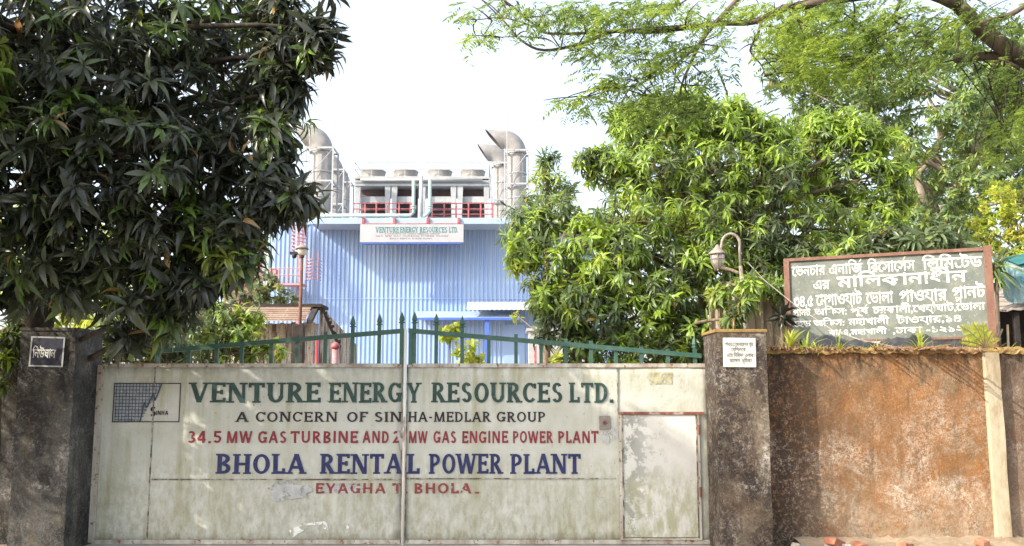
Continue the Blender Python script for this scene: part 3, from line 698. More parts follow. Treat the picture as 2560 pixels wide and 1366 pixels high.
pl, plx0, plx1, plz = pillar(42, 181, 828, 'dark mouldy gate pillar under the mango with a navy plate on it', M_PILLAR_L, M_PILLAR_L)
pr, prx0, prx1, prz = pillar(1793, 1921, 832, 'blotched brown gate pillar with a white notice plate on it', M_PILLAR, M_MOSS)
MB().box((xr+.005, YG-.05, 0), (xr+.075, YG+.06, zt+.02)).build('hinge_post', M_RUST, pr)

def wall(name, label, x0, x1, y, ztop, mat):
    r = empty(name, ((x0+x1)/2, y+.12, 0), label, 'wall')
    p = MB(); nx, nz = max(2, int((x1-x0)*8)), 14; rr = random.Random(5)
    for yy, sgn in ((y, 1), (y+.25, -1)):
        B = len(p.v)
        for j in range(nz+1):
            for i in range(nx+1):
                p.v.append((x0+(x1-x0)*i/nx, yy+rr.uniform(-.006,.006), ztop*j/nz + (rr.uniform(-.02,.012) if j == nz else 0)))
        for j in range(nz):
            for i in range(nx):
                a = B+j*(nx+1)+i; q = (a, a+1, a+nx+2, a+nx+1); p.f.append(q if sgn > 0 else q[::-1])
    h = (nx+1)*(nz+1)
    for i in range(nx): a = nz*(nx+1)+i; p.f.append((a, a+1, a+1+h, a+h))
    for j in range(nz):
        a = j*(nx+1); p.f.append((a, a+nx+1, a+nx+1+h, a+h)); a += nx; p.f.append((a+nx+1, a, a+h, a+nx+1+h))
    p.build('plaster', mat, r)
    return r
YW = 9.8
zw = at(2200, 880, YW).z
xpost0, xpost1 = at(2468, 1100, YW).x, at(2506, 1100, YW).x
wr = wall('boundary_wall', 'orange brown stained boundary wall topped with weeds below the painted board', prx1+.004, xpost1, YW, zw, M_WALL)
ws = wall('boundary_wall', 'grey brown wall stretch past the whitewashed post, under the tarpaulin shed', xpost1+.002, 8.6, YW+.02, zw+.02, M_WALL2)
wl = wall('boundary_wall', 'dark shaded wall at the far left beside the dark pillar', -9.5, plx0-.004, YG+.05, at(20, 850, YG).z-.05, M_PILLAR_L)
# the post
ps = MB(); N = 10
for i in range(N+1):
    zz = (zw-.01)*i/N; e_ = random.uniform(-.006,.006)
    for x, y in ((xpost0+e_, YW-.07), (xpost1-.012+e_, YW-.07), (xpost1-.012, YW-.001), (xpost0, YW-.001)): ps.v.append((x+.012*(1-i/N), y, zz))
for i in range(N):
    for k in range(4): a = i*4+k; c = i*4+(k+1)%4; ps.f.append((a, c, c+4, a+4))
ps.f.append((N*4,N*4+1,N*4+2,N*4+3))
ps.build('pilaster', M_PILASTER, wr)
xs0 = prx1+.01                                          # rough edge where wall meets pillar
MB().box((xs0, YW-.035, 0), (xs0+.07, YW-.006, zw)).build('corner_strip', M_PILLAR, wr, bevel=.008)
for r, a, c in ((wr, prx1+.01, xpost1), (ws, xpost1+.004, 8.6)):   # mossy crumbling wall top
    p = MB(); N = int((c-a)*26); pr_ = [(-.03,-.02),(-.035,.012),(-.01,.034),(.12,.05),(.26,.03)]
    for i in range(N+1):
        for dy, dz in pr_: p.v.append((a+(c-a)*i/N, YW+dy+random.uniform(-.012,.012), zw+dz+random.uniform(-.014,.014)))
    for i in range(N):
        for k in range(4): q = i*5+k; p.f.append((q, q+5, q+6, q+1))
    p.build('wall_top', M_MOSS, r)

# dry stalks poking out of the wall top, whose shadows rake across the plaster
p = MB(); rr = random.Random(21)
long_ = [(2185,.20),(2200,.26),(2232,.14),(2262,.12),(2292,.34),(2300,.44),(2322,.58),(2330,.50),(2345,.36),(2362,.62),(2110,.14),(2140,.12)]
for i in range(90):
    if i < len(long_): x, L = at(long_[i][0], 880, YW).x, long_[i][1]; rad = .011
    else: x = rr.uniform(prx1+.1, xpost1-.12); L = rr.uniform(.03, .12); rad = .008
    q = [(x, YW-.02, zw+.02), (x+rr.uniform(-.02,.02), YW-.02-L*.55, zw+.035+rr.uniform(-.01,.02)), (x+rr.uniform(-.05,.05), YW-.02-L, zw+.02+rr.uniform(-.05,.04))]
    p.tube(q, [rad*1.3, rad, rad*.6], 5)
tag(p.build('dry_stalks', M_STALK), 'dry brown stalks poking out along the top of the orange wall', 'stalks', kind='stuff')

# plates on the pillars
def plate_frame(cx, cz, wdt, hgt, y, ang):
    ca, sa = math.cos(ang), math.sin(ang)
    def f(x, z, k=0, dy=0): X_, Z_ = x*wdt, z*hgt; return (cx + X_*ca - Z_*sa, y - dy - .0006*k, cz + X_*sa + Z_*ca)
    return f
c0 = at(120, 880, YP); f = plate_frame(c0.x, c0.z, 85/F*YP, 75/F*YP, YP-.008, R(-1.5))
def slab_at(f, x0, z0, x1, z1, d0, d1):
    return [f(x0,z0,0,d0), f(x1,z0,0,d0), f(x1,z0,0,d1), f(x0,z0,0,d1), f(x0,z1,0,d0), f(x1,z1,0,d0), f(x1,z1,0,d1), f(x0,z1,0,d1)]
sl = empty('sign_plate', (c0.x, YP, c0.z), 'small navy plate with a white border and white script on the dark left pillar', 'sign')
MB().hexa(slab_at(f, -.5,-.5,.5,.5, .012, 0)).build('plate', M_NAVYPL, sl)
p = MB()
for q in ((-.5,-.5,-.455,.5),(.455,-.5,.5,.5),(-.455,.45,.455,.5),(-.455,-.5,.455,-.45)): p.hexa(slab_at(f, *q, .015, .0125))
p.build('border', M_WHITE, sl)
p = MB(); script_line(p, 'িনউঘান', lambda x, y, k: f(x, y, k, .0135), -.42, .26, -.20, .06, .013); p.build('lettering', P_WHITE, sl)
c0 = at(1848, 882, YP); f = plate_frame(c0.x, c0.z, 82/F*YP, 73/F*YP, YP-.008, R(-.6))
sn = empty('notice_plate', (c0.x, YP, c0.z), 'small white notice plate with grey script on the brown right pillar', 'sign')
MB().hexa(slab_at(f, -.5,-.5,.5,.5, .012, 0)).build('plate', M_NOTICE, sn, bevel=.006)
p = MB()
for body, a, c, z in (('পাওয়ার েজনােরশন সূিচ', -.44, .42, .22), ('েমিশনঘর', -.26, .18, .04), ('এেত িনিষদধ এলাকা', -.40, .45, -.15), ('আেদশ, ভূিমকা', -.32, .36, -.33)):
    script_line(p, body, lambda x, y, k: f(x, y, k, .0135), a, c, z, z+.11, .012)
p.build('lettering', P_INK, sn)

# ================================================================== PAINTED BOARD
BL, BR = at(1972, 857, 10.95), at(2482, 843, 10.2)
ex = (BR-BL); BW = ex.length; ex.normalize(); BH = at(1972, 650, 10.95).z - BL.z
nrm = Vector((ex.y, -ex.x, 0)).normalized()             # towards the road
if nrm.y > 0: nrm = -nrm
def pb(u, v, dn=0, k=0): p = BL + ex*(u*BW) + Vector((0,0,1))*(v*BH) + nrm*(dn + .0006*k); return tuple(p)
bo = empty('sign_board', ((BL.x+BR.x)/2, (BL.y+BR.y)/2, 0), 'large grey green board of white hand painted script in a brown frame', 'sign board')
def bslab(u0, v0, u1, v1, d0, d1): return [pb(u0,v0,d0), pb(u1,v0,d0), pb(u1,v0,d1), pb(u0,v0,d1), pb(u0,v1,d0), pb(u1,v1,d0), pb(u1,v1,d1), pb(u0,v1,d1)]
MB().hexa(bslab(0.018, 0.012, .985, .985, .0, -.02)).build('face', M_BOARD, bo)
zv = -(BL.z)/BH
for q in ((-.012, zv, .018, 1.01), (.982, zv, 1.018, 1.03)): MB().hexa(bslab(*q, .03, -.05)).build('frame_post', M_BROWNRED, bo, bevel=.004)
MB().hexa(bslab(.018, .975, .982, 1.012, .025, -.03)).build('frame_rail', M_BROWNRED, bo)
MB().hexa(bslab(.018, -.012, .982, .012, .02, -.03)).build('frame_rail', M_BROWNRED, bo)
place = lambda x, y, k: pb(x, y, .002, k)
p = MB()
script_line(p, 'েভনচার', place, .03, .205, .795, .905, .012)
script_line(p, 'এনািজ', place, .225, .395, .795, .905, .012, over=['এনািজ'])
script_line(p, 'িরেসােসস', place, .42, .655, .795, .905, .012, over=['িরেসােস'])
script_line(p, 'িলিমেটড', place, .69, .975, .795, .91, .012)
script_line(p, 'এর', place, .14, .225, .625, .725, .012)
script_line(p, 'মািলকানাধীন', place, .26, .90, .635, .755, .012)
script_line(p, '৩৪.৫', place, .035, .135, .425, .545, .012)
script_line(p, 'েমগাওয়াট', place, .15, .385, .43, .55, .012)
script_line(p, 'েভালা', place, .405, .54, .43, .55, .012)
script_line(p, 'পাওয়ার', place, .57, .80, .435, .555, .012)
script_line(p, 'পানট', place, .825, .98, .45, .57, .012, under=[('প', 'ল')])
script_line(p, 'পানট', place, .03, .12, .315, .385, .012, under=[('প', 'ল')])
script_line(p, 'অিফস:', place, .14, .305, .315, .385, .012)
script_line(p, 'পূব', place, .325, .415, .315, .385, .012, over=['পূব'])
script_line(p, 'চরকালী,েখয়াঘাট,েভালা', place, .435, .975, .31, .385, .012)
script_line(p, 'েহড অিফস:', place, .03, .29, .185, .25, .012)
script_line(p, 'মহাখালী', place, .31, .515, .185, .255, .012)
script_line(p, 'টাওয়ার,১৪', place, .55, .86, .185, .255, .012)
script_line(p, 'বা/এ,মহাখালী', place, .21, .50, .072, .13, .012)
script_line(p, ',ঢাকা -১২১২', place, .53, .87, .072, .135, .012)
p.build('lettering', P_WHITE, bo)
# black plastic sheet heaped behind the wall below the board
p = MB(); N, M_ = 90, 8
for i in range(N+1):
    for j in range(M_+1):
        t = i/N; x = at(2000+470*t, 870, 10.35).x
        p.v.append((x, 10.1+.42*j/M_, zw-.12+.34*math.sin(math.pi*min(1, j/M_*1.1))*(.84+.10*math.sin(t*13)+.05*math.sin(t*37+j*.8)+.03*math.sin(t*83-j))+random.uniform(-.012,.012)))
for i in range(N):
    for j in range(M_): a = i*(M_+1)+j; p.f.append((a, a+M_+1, a+M_+2, a+1))
sh = p.build('plastic_sheet', M_CLOTH, smooth=True); tag(sh, 'crumpled black plastic sheet between the wall top and the painted board', 'plastic sheet')

# ================================================================== STREET LAMP, WIRE, FENCE
YL = 10.7
a = at(1866, 835, YL)
lp_ = empty('street_lamp', (a.x, YL, 0), 'old gooseneck street lamp with a caged lantern beside the painted board', 'street lamp')
MB().tube([(a.x, YL, 0), a, at(1858, 730, YL), at(1851, 665, YL)], [.045,.030,.026,.022], 10).build('post', M_LAMPGREY, lp_, True)
arc = [at(1851,664,YL), at(1849,620,YL)] + [at(1827+23*math.cos(q), 612-27*math.sin(q), YL) for q in np.linspace(0, math.pi, 11)] + [at(1800,628,YL), at(1797,634,YL)]
MB().tube(arc, .017, 8).build('arm', M_LAMPGREY, lp_, True)
c = at(1793, 612, YL); k = YL/F
tilt = []
hd = MB().lathe((c.x, c.y, c.z), [(0,0),(.012,-.0),(.03,-7*k),(11*k,-11*k),(13*k,-14*k),(22*k,-21*k),(23*k,-25*k),(18*k,-25*k),(0,-24.9*k)], 18).build('lantern_cap', M_LAMPGREY, lp_, True)
MB().lathe((c.x, c.y, c.z), [(16*k,-25*k),(17.5*k,-33*k),(15*k,-46*k),(9*k,-56*k),(0,-58*k)], 18).build('lantern_glass', M_LGLASS, lp_, True)
p = MB()
for q in range(6):
    an = q*math.pi/3+.3; p.tube([(c.x+rr_*k*math.cos(an), c.y+rr_*k*math.sin(an), c.z+zz_*k) for rr_, zz_ in ((19,-24),(19.5,-33),(17,-47),(10,-58),(0,-62))], .005, 5)
p.lathe((c.x, c.y, c.z), [(19.6*k,-36*k),(20.4*k,-37*k),(19.6*k,-38*k)], 18)
p.tube([(c.x,c.y,c.z-60*k),(c.x,c.y,c.z-66*k)], .01, 6)
p.build('lantern_cage', M_LAMPGREY, lp_)
wp = [at(1868,655,YL-.03), at(1910,700,10.6), at(1990,765,10.4), at(2080,825,10.0), at(2150,850,9.8), at(2240,868,9.74)]
tag(MB().tube(wp, .005, 5).build('wire', M_WIRE), 'thin slack wire running from the lamp post down across the painted board', 'wire')
YF = 11.6
fx0, fx1 = at(1772,800,YF).x, at(2010,800,YF).x; zf = at(1900,738,YF).z
fe = empty('tin_fence', ((fx0+fx1)/2, YF, 0), 'beige ribbed tin fence behind the street lamp post', 'fence')
p = MB(); N = 44
for i in range(N+1):
    x = fx0+(fx1-fx0)*i/N; y = YF + (.022 if (i//2) % 2 else -.022)
    p.v += [(x, y, 0), (x, y, zf+random.uniform(-.02,.02)), (x, y+.004, 0), (x, y+.004, zf)]
for i in range(N): q = i*4; p.f += [(q, q+4, q+5, q+1), (q+2, q+3, q+7, q+6), (q+1, q+5, q+7, q+3)]
p.build('sheeting', M_TIN2, fe)
for z in (.5, zf-.25): MB().box((fx0, YF+.03, z), (fx1, YF+.08, z+.06)).build('rail', M_DARK, fe)
for x in (fx0+.05, (fx0+fx1)/2, fx1-.1): MB().box((x, YF+.081, 0), (x+.07, YF+.15, zf+.04)).build('fence_post', M_DARK, fe)

# ================================================================== TARPAULIN SHED at the right
YS = 11.6
sx0, sx1 = at(2478,760,YS).x, at(2478,760,YS).x+3.2
zs0 = at(2485,782,YS).z
shd = empty('tin_shed', ((sx0+sx1)/2, YS+1, 0), 'dark open tin roofed shed behind the wall at the right edge', 'shed')
p = MB(); N = 40
for i in range(N+1):
    x = sx0+(sx1-sx0)*i/N; z = zs0+.16*(x-sx0); dz = .016*math.sin(i*1.9)
    p.v += [(x, YS-.35, z+dz), (x, YS+2.0, z+.35+dz), (x, YS-.35, z+dz-.02), (x, YS+2.0, z+.33+dz)]
for i in range(N): q = i*4; p.f += [(q, q+4, q+5, q+1), (q+2, q+3, q+7, q+6), (q, q+2, q+6, q+4)]
p.build('roof', weathered('old roof tin', (0.40,0.36,0.33), (0.28,0.22,0.19), 4, 0.6, 0.4, spots=(0.5,0.47,0.44)), shd)
MB().box((sx0+.02, YS+1.9, 0), (sx1, YS+1.95, zs0+.6)).build('back_wall', M_DARK, shd)
MB().box((sx0+.02, YS+.0, 0), (sx0+.06, YS+1.9, zs0-.03)).build('side_wall', M_DARK, shd)
for x in (sx0+.12, sx0+.52, sx0+1.6): MB().box((x, YS-.3, 0), (x+.06, YS-.24, zs0-.02)).build('post', M_DARK, shd)
p = MB(); N, M_ = 40, 14                                  # tarpaulin draped over bundles on the roof
zt0, zt1 = at(2500,748,YS).z, at(2520,655,YS).z
for j in range(M_+1):
    for i in range(N+1):
        t = j/M_; x = sx0+.02+(2.4)*i/N
        hump = .10*math.sin(i*.30+.4) + .05*math.sin(i*.9)
        y = YS - .28 + .9*t**2.2 + .05*math.sin(i*1.25)*(1-t)
        z = zt0 + .07*(x-sx0) + (zt1-zt0+hump)*math.sin(t*math.pi/2) - (.10*abs(math.sin(i*.55)) if j == 0 else 0)
        p.v.append((x, y, z))
for j in range(M_):
    for i in range(N): a = j*(N+1)+i; p.f.append((a, a+1, a+N+2, a+N+1))
tp = empty('tarpaulin', (sx0+1, YS, zt0), 'crumpled teal tarpaulin draped over the tin shed roof', 'tarpaulin')
p.build('sheet', M_TARP, tp, True)
p = MB()
for i in range(13):
    t = i/12; x = sx0+.32+1.9*t; p.v += [(x, YS-.10, zt1-.05+.10*math.sin(t*4)), (x, YS+.30, zt1+.10+.08*math.sin(t*4)), (x, YS+1.0, zt1+.06)]
for i in range(12):
    for k in range(2): q = i*3+k; p.f.append((q, q+3, q+4, q+1))
p.build('top_sheet', M_TARP_D, tp, True)
for px, py, qx, qy in ((2498,825,2484,862), (2506,843,2486,868)):
    s_, e_ = at(qx, qy, 10.45), at(px, py-20, 10.45)
    tag(MB().tube([s_, e_], [.014,.011], 6).build('bamboo_stick', M_PILASTER), 'short pale stick, the %s one leaning behind the brown frame post' % ('upper' if py == 825 else 'lower'), 'stick')
s_ = at(2521, 878, 10.3); tag(MB().tube([s_, at(2519, 812, 10.3)], .013, 6).build('stake', M_PILASTER), 'upright pale stake standing in front of the dark shed', 'stick')

# ================================================================== RUBBLE
rr = random.Random(4)
spots = [(2085,1352,.20,M_BRICK,'flat broken red brick on the soil under the wall, highest of the rubble'), (2148,1358,.16,M_BRICK,'tilted broken brick at the right end of the rubble'), (2115,1362,.14,M_STONE,'mossy grey stone between two broken bricks'),
         (2078,1364,.12,M_STONE,'pale small stone lying before the flat brick'), (2000,1364,.18,M_STONE,'pale stone near the foot of the brown pillar'), (2262,1360,.16,M_BRICK,'lone half brick midway along the wall foot'), (2455,1352,.15,M_BRICK,'dusty brick beside the whitewashed post')]
for px, py, sz, mt, lab in spots:
    c = at(px, py, 9.35); q = MB(); rz = rr.uniform(0, 3); tl = rr.uniform(-.35,.35)
    hx, hy, hz = sz/2, sz*.32, sz*.2
    cs = []
    for X_, Y_, Z_ in ((-1,-1,-1),(1,-1,-1),(1,1,-1),(-1,1,-1),(-1,-1,1),(1,-1,1),(1,1,1),(-1,1,1)):
        x, y, z = X_*hx*rr.uniform(.75,1.1), Y_*hy*rr.uniform(.75,1.1), Z_*hz*rr.uniform(.7,1.1)
        x, z = x*math.cos(tl)-z*math.sin(tl), x*math.sin(tl)+z*math.cos(tl)
        cs.append((c.x + x*math.cos(rz)-y*math.sin(rz), c.y + x*math.sin(rz)+y*math.cos(rz), max(.05, c.z-.02)+z))
    q.hexa(cs)
    tag(q.build('brick' if mt is M_BRICK else 'stone', mt, bevel=.008), lab, 'brick' if mt is M_BRICK else 'stone', 'rubble along the wall foot')
s_, e_ = at(1968,1364,9.35), at(1985,1346,9.38)
tag(MB().tube([s_, (s_+e_)/2+Vector((.01,0,.005)), e_], [.008,.007,.005], 6).build('twig', M_DARK), 'short dark twig leaning on the wall near the brown pillar', 'twig')

# ================================================================== POWER HOUSE
YB = 40.0
B = lambda px, py, D=YB: at(px, py, D)
bx0, bx1 = B(681,600).x, B(1560,600).x; bz = B(1000,560).z
ph = empty('power_house', ((bx0+bx1)/2, YB+8, 0), 'large blue ribbed metal power house behind the gate', 'building')
p = MB(); pitch = .19; x = bx0
prf = []
while x < bx1: prf += [(x, 0), (x+.085, 0), (x+.105, -.045), (x+.165, -.045)]; x += pitch
for i, (x, dy) in enumerate(prf): p.v += [(x, YB+dy, 0), (x, YB+dy, bz)]
for i in range(len(prf)-1): a = i*2; p.f.append((a, a+2, a+3, a+1))
p.build('front_wall', M_BLUE, ph)
p = MB(); p.quad((bx0,YB,0),(bx0,YB,bz),(bx0,YB+16,bz),(bx0,YB+16,0)); p.quad((bx1,YB,0),(bx1,YB+16,0),(bx1,YB+16,bz),(bx1,YB,bz)); p.quad((bx0,YB+16,0),(bx0,YB+16,bz),(bx1,YB+16,bz),(bx1,YB+16,0))
p.build('wall', M_BLUE, ph)
MB().box((bx0,YB+.05,bz-.02),(bx1,YB+16,bz+.06)).build('roof', M_BLUE_L, ph)
xt = B(776,560).x
YE = YB-1.7; ez0, ez1 = at(1000,560,YE).z, at(1000,545,YE).z   # deep eave carried along the front
MB().box((at(776,560,YE).x, YE, ez0), (bx1, YE+.05, ez1)).build('fascia', M_BLUE_L, ph)
MB().box((at(776,560,YE).x, YE+.051, ez0+.03), (bx1, YB+.3, ez0+.10)).build('eave', M_BLUE_L, ph)
MB().box((bx0, YB-.10, bz-.05), (xt-.004, YB-.05, bz+.05)).build('fascia', M_BLUE_L, ph)
MB().box((bx0, YB-.062, B(1000,747).z-.02), (bx1, YB-.048, B(1000,747).z+.02)).build('lap_trim', M_BLUE, ph)
p = MB(); za, zb_ = B(1100,779).z, B(1100,800).z; xa, xb = B(1038,780).x, B(1300,780).x
p.hexa([(xa,YB-1.1,zb_-.05),(xb,YB-1.1,zb_-.05),(xb,YB-.05,za-.05),(xa,YB-.05,za-.05),(xa,YB-1.1,zb_),(xb,YB-1.1,zb_),(xb,YB-.05,za),(xa,YB-.05,za)])
p.build('door_canopy', M_BLUE_L, ph)
MB().box((xa,YB-1.13,zb_-.09),(xb,YB-1.101,zb_+.01)).build('canopy_edge', M_BLUE_D, ph)
xq = B(1219,850).x; MB().box((xq-.09,YB-1.05,0),(xq+.09,YB-.9,zb_-.051)).build('canopy_post', M_BLUE_D, ph)
p = MB(); xa, xb = B(1170,760).x, B(1420,760).x; za, zc = B(1200,755).z, B(1200,779).z; N = int((xb-xa)/.045)
for i in range(N+1):
    x = xa+(xb-xa)*i/N; dz = .010*math.sin(i*1.4); p.v += [(x,YB-.06,za+dz),(x,YB-.7,za-.12+dz),(x,YB-1.15,zc+.06+dz),(x,YB-1.2,zc-.03+dz)]
for i in range(N):
    for k in range(3): q = i*4+k; p.f.append((q, q+1, q+5, q+4))
p.build('awning', weathered('pale awning tin', (0.45,0.48,0.53), (0.38,0.41,0.46), 4, 0.6, bmp=0), ph, True)
MB().box((B(1262,800).x,YB-.075,0),(B(1312,800).x,YB-.05,B(1262,812).z)).build('door', M_BLUE, ph)
# low white annex, red pipes
an = empty('annex', (B(1370,870).x, 36, 0), 'low white annex in front of the power house beside the mango tree', 'building')
ax0, ax1, az_ = B(1322,850,36).x, B(1480,850,36).x, B(1340,828,36).z
MB().box((ax0,36,0),(ax1,38,az_)).build('wall', M_WHITE, an)
MB().box((ax0-.1,35.85,az_+.002),(ax1,38.1,az_+.1)).build('roof', M_WHITE, an)
for px, lab in ((1338,'thin red standpipe against the white annex, next to its corner'), (1361,'thick red standpipe against the white annex, next to the leaves')):
    x = B(px,880,35.6).x; rp = .05 if px == 1338 else .12
    tag(MB().tube([(x,35.6,0),(x,35.6,B(px,866,35.6).z)], rp, 10).build('standpipe', M_RED if px==1338 else M_PINK, smooth=True), lab, 'pipe')
# sign over the front
sg = empty('company_sign', (B(1030,585).x, YB-.35, B(1030,608).z), 'wide white company name sign high on the blue power house', 'sign')
sx_0, sx_1, sz0, sz1 = B(901,585,YE).x, B(1159,585,YE).x, B(1000,607,YE).z, B(1000,562,YE).z
MB().box((sx_0,YE-.1,sz0),(sx_1,YE-.02,sz1)).build('face', M_SIGNW, sg)
MB().box((sx_0+.1,YE-.08,sz0-.06),(sx_1-.1,YE+.2,sz0-.002)).build('bottom_bar', M_BLUE_D, sg)
for px in (909,986,1070,1147):
    x = B(px,550,YE).x; MB().box((x-.05,YE-.10,sz1+.002),(x+.05,YE-.004,sz1+.28)).build('bracket', M_RED, sg)
MB().tube([(B(905,558,YE).x,YE-.06,sz1+.04),(B(1150,558,YE).x,YE-.06,sz1+.04)], .02, 6).build('hanger_rail', M_PINK, sg)
p = MB(); psn = lambda x, y, k: (x, YE-.105-.001*k, y)
zA, zB = B(1000,583,YE).z, B(1000,569,YE).z
for txt, a_, c_ in (('VENTURE',940,998), ('ENERGY',1001,1045), ('RESOURCES',1050,1118), ('LTD.',1123,1146)):
    word(p, txt, psn, B(a_,576,YE).x, B(c_,576,YE).x, zA, zB, **slab)
p.build('lettering', P_TEAL, sg)
p = MB()
for txt, a_, c_, y in (('A CONCERN OF SINHA-MEDLAR GROUP',962,1100,586), ('34.5 MW GAS TURBINE POWER PLANT',940,1122,591.5), ('BHOLA RENTAL POWER PLANT',975,1080,598)):
    word(p, txt, psn, B(a_,y,YE).x, B(c_,y,YE).x, B(1000,y+1.6,YE).z, B(1000,y-1.8,YE).z, T=.16, t=.12, serif=0)
p.build('small_lettering', P_INK, sg)
# roof: cooler bank
YC = 44.0
Cc = lambda px, py, D=YC: at(px, py, D)
zr = bz
cl = empty('cooler_bank', (Cc(1055,540).x, YC+1.5, zr), 'white rooftop radiator cooler bank with four fan drums on the power house', 'cooler')
cx0, cx1 = Cc(886,450).x, Cc(1222,450).x; zd0, zd1 = Cc(1000,463).z, Cc(1000,441).z
MB().box((cx0,YC,zd1-.12),(cx1,YC+3.2,zd1)).build('deck', M_WHITE, cl)
p = MB()
for z in (zd0, (zd0+zd1)/2-.06): p.box((cx0,YC+.05,z-.03),(cx1,YC+3.1,z+.09))
p.build('header_box', M_WHITE, cl)
MB().tube([(cx0+.3,YC-.06,zd0+.24),(cx1-.3,YC-.06,zd0+.24)], .07, 10).build('header_pipe', M_WHITE, cl, True)
for px in (925.5,1008.5,1095.5,1180):
    c = Cc(px,440); r0 = .62
    MB().lathe((c.x, YC+1.0, zd1), [(r0*1.02,0.002),(r0*.96,.12),(r0*.95,.30),(r0*1.0,.42),(r0*1.04,.45),(r0*1.0,.47),(r0*.9,.40),(r0*.88,.05)], 28).build('fan_drum', M_STEEL, cl, True)
for px in (893,968,985,1056,1133,1150,1216):
    x = Cc(px,500).x
    MB().hexa([(x-.05,YC+.1,zr),(x+.05,YC+.1,zr),(x+.05,YC+.3,zr),(x-.05,YC+.3,zr),(x-.14,YC+.1,zd0-.031),(x+.14,YC+.1,zd0-.031),(x+.14,YC+.3,zd0-.031),(x-.14,YC+.3,zd0-.031)]).build('column', M_WHITE, cl)
for a_, c_ in ((894,966),(975,1040),(1066,1132),(1148,1216)):
    x0, x1 = Cc(a_,500).x, Cc(c_,500).x
    lv = MB()
    for q in range(7):
        z = zr+.1+(zd0-zr-.2)*q/7; lv.hexa([(x0,YC+.62,z),(x1,YC+.62,z),(x1,YC+.9,z+.10),(x0,YC+.9,z+.10),(x0,YC+.62,z+.03),(x1,YC+.62,z+.03),(x1,YC+.9,z+.13),(x0,YC+.9,z+.13)])
    lv.quad((x0,YC+.95,zr),(x1,YC+.95,zr),(x1,YC+.95,zd0),(x0,YC+.95,zd0)); lv.build('louvre', M_LOUVRE, cl)
    MB().box((x0+.1,YC+.35,Cc(1000,503).z),(x1-.1,YC+.55,Cc(1000,488).z)).build('fan_cowl', M_WHITE, cl)
p = MB(); zh = Cc(1000,406).z
for i in range(9):
    x = cx0+(cx1-cx0)*i/8; p.tube([(x,YC+.05,zd1),(x,YC+.05,zh)], .018, 5); p.tube([(x,YC+3.1,zd1),(x,YC+3.1,zh)], .018, 5)
for y in (YC+.05, YC+3.1):
    for z in (zh, (zh+zd1)/2): p.tube([(cx0,y,z),(cx1,y,z)], .020, 5)
for x in (cx0, cx1):
    for z in (zh, (zh+zd1)/2): p.tube([(x,YC+.05,z),(x,YC+3.1,z)], .020, 5)
p.build('guard_rail', M_LAT, cl)
p = MB(); yR = 41.6                                       # red roof rail before the coolers
for a_, c_ in ((884,1026),(1080,1232)):
    xa, xb = at(a_,520,yR).x, at(c_,520,yR).x
    for y in (509, 523, 536): p.tube([(xa,yR,at(1000,y,yR).z),(xb,yR,at(1000,y,yR).z)], .024, 6)
    N = 5
    for i in range(N+1): x = xa+(xb-xa)*i/N; p.box((x-.035,yR-.035,bz+.05),(x+.035,yR+.035,at(1000,507,yR).z))
tag(p.build('roof_rail', M_RED), 'red guard rail along the power house roof before the coolers', 'railing')
YQ = 41.0
q_ = lambda px, py: at(px, py, YQ)
for pts, rr_, lab in (((( 1034,452),(1034,532),(1026,539),(800,539)), .08, 'mint green pipe rising left of the white pipe and running left along the roof edge'),
                      (((1075,448),(1075,528),(1066,538),(1058,541)), .08, 'mint green pipe rising right of the white pipe before the coolers')):
    P_ = [q_(*w_) for w_ in pts]; m_ = MB().tube(P_, rr_, 10)
    rt = empty('coolant_pipe', P_[0], lab, 'pipe', 'mint pipes before the coolers'); m_.build('pipe', M_MINT, rt, True)
    fl = MB()
    for py in (516, 521): c = q_(pts[0][0], py); fl.lathe(c, [(.08,-.03),(.13,-.03),(.13,.03),(.08,.03)], 14)
    fl.build('flange', M_MINT, rt)
tag(MB().tube([q_(1053,440), q_(1053,541)], .085, 10).build('vent_pipe', M_WHITE, smooth=True), 'white upright pipe between the two mint pipes on the roof', 'pipe')

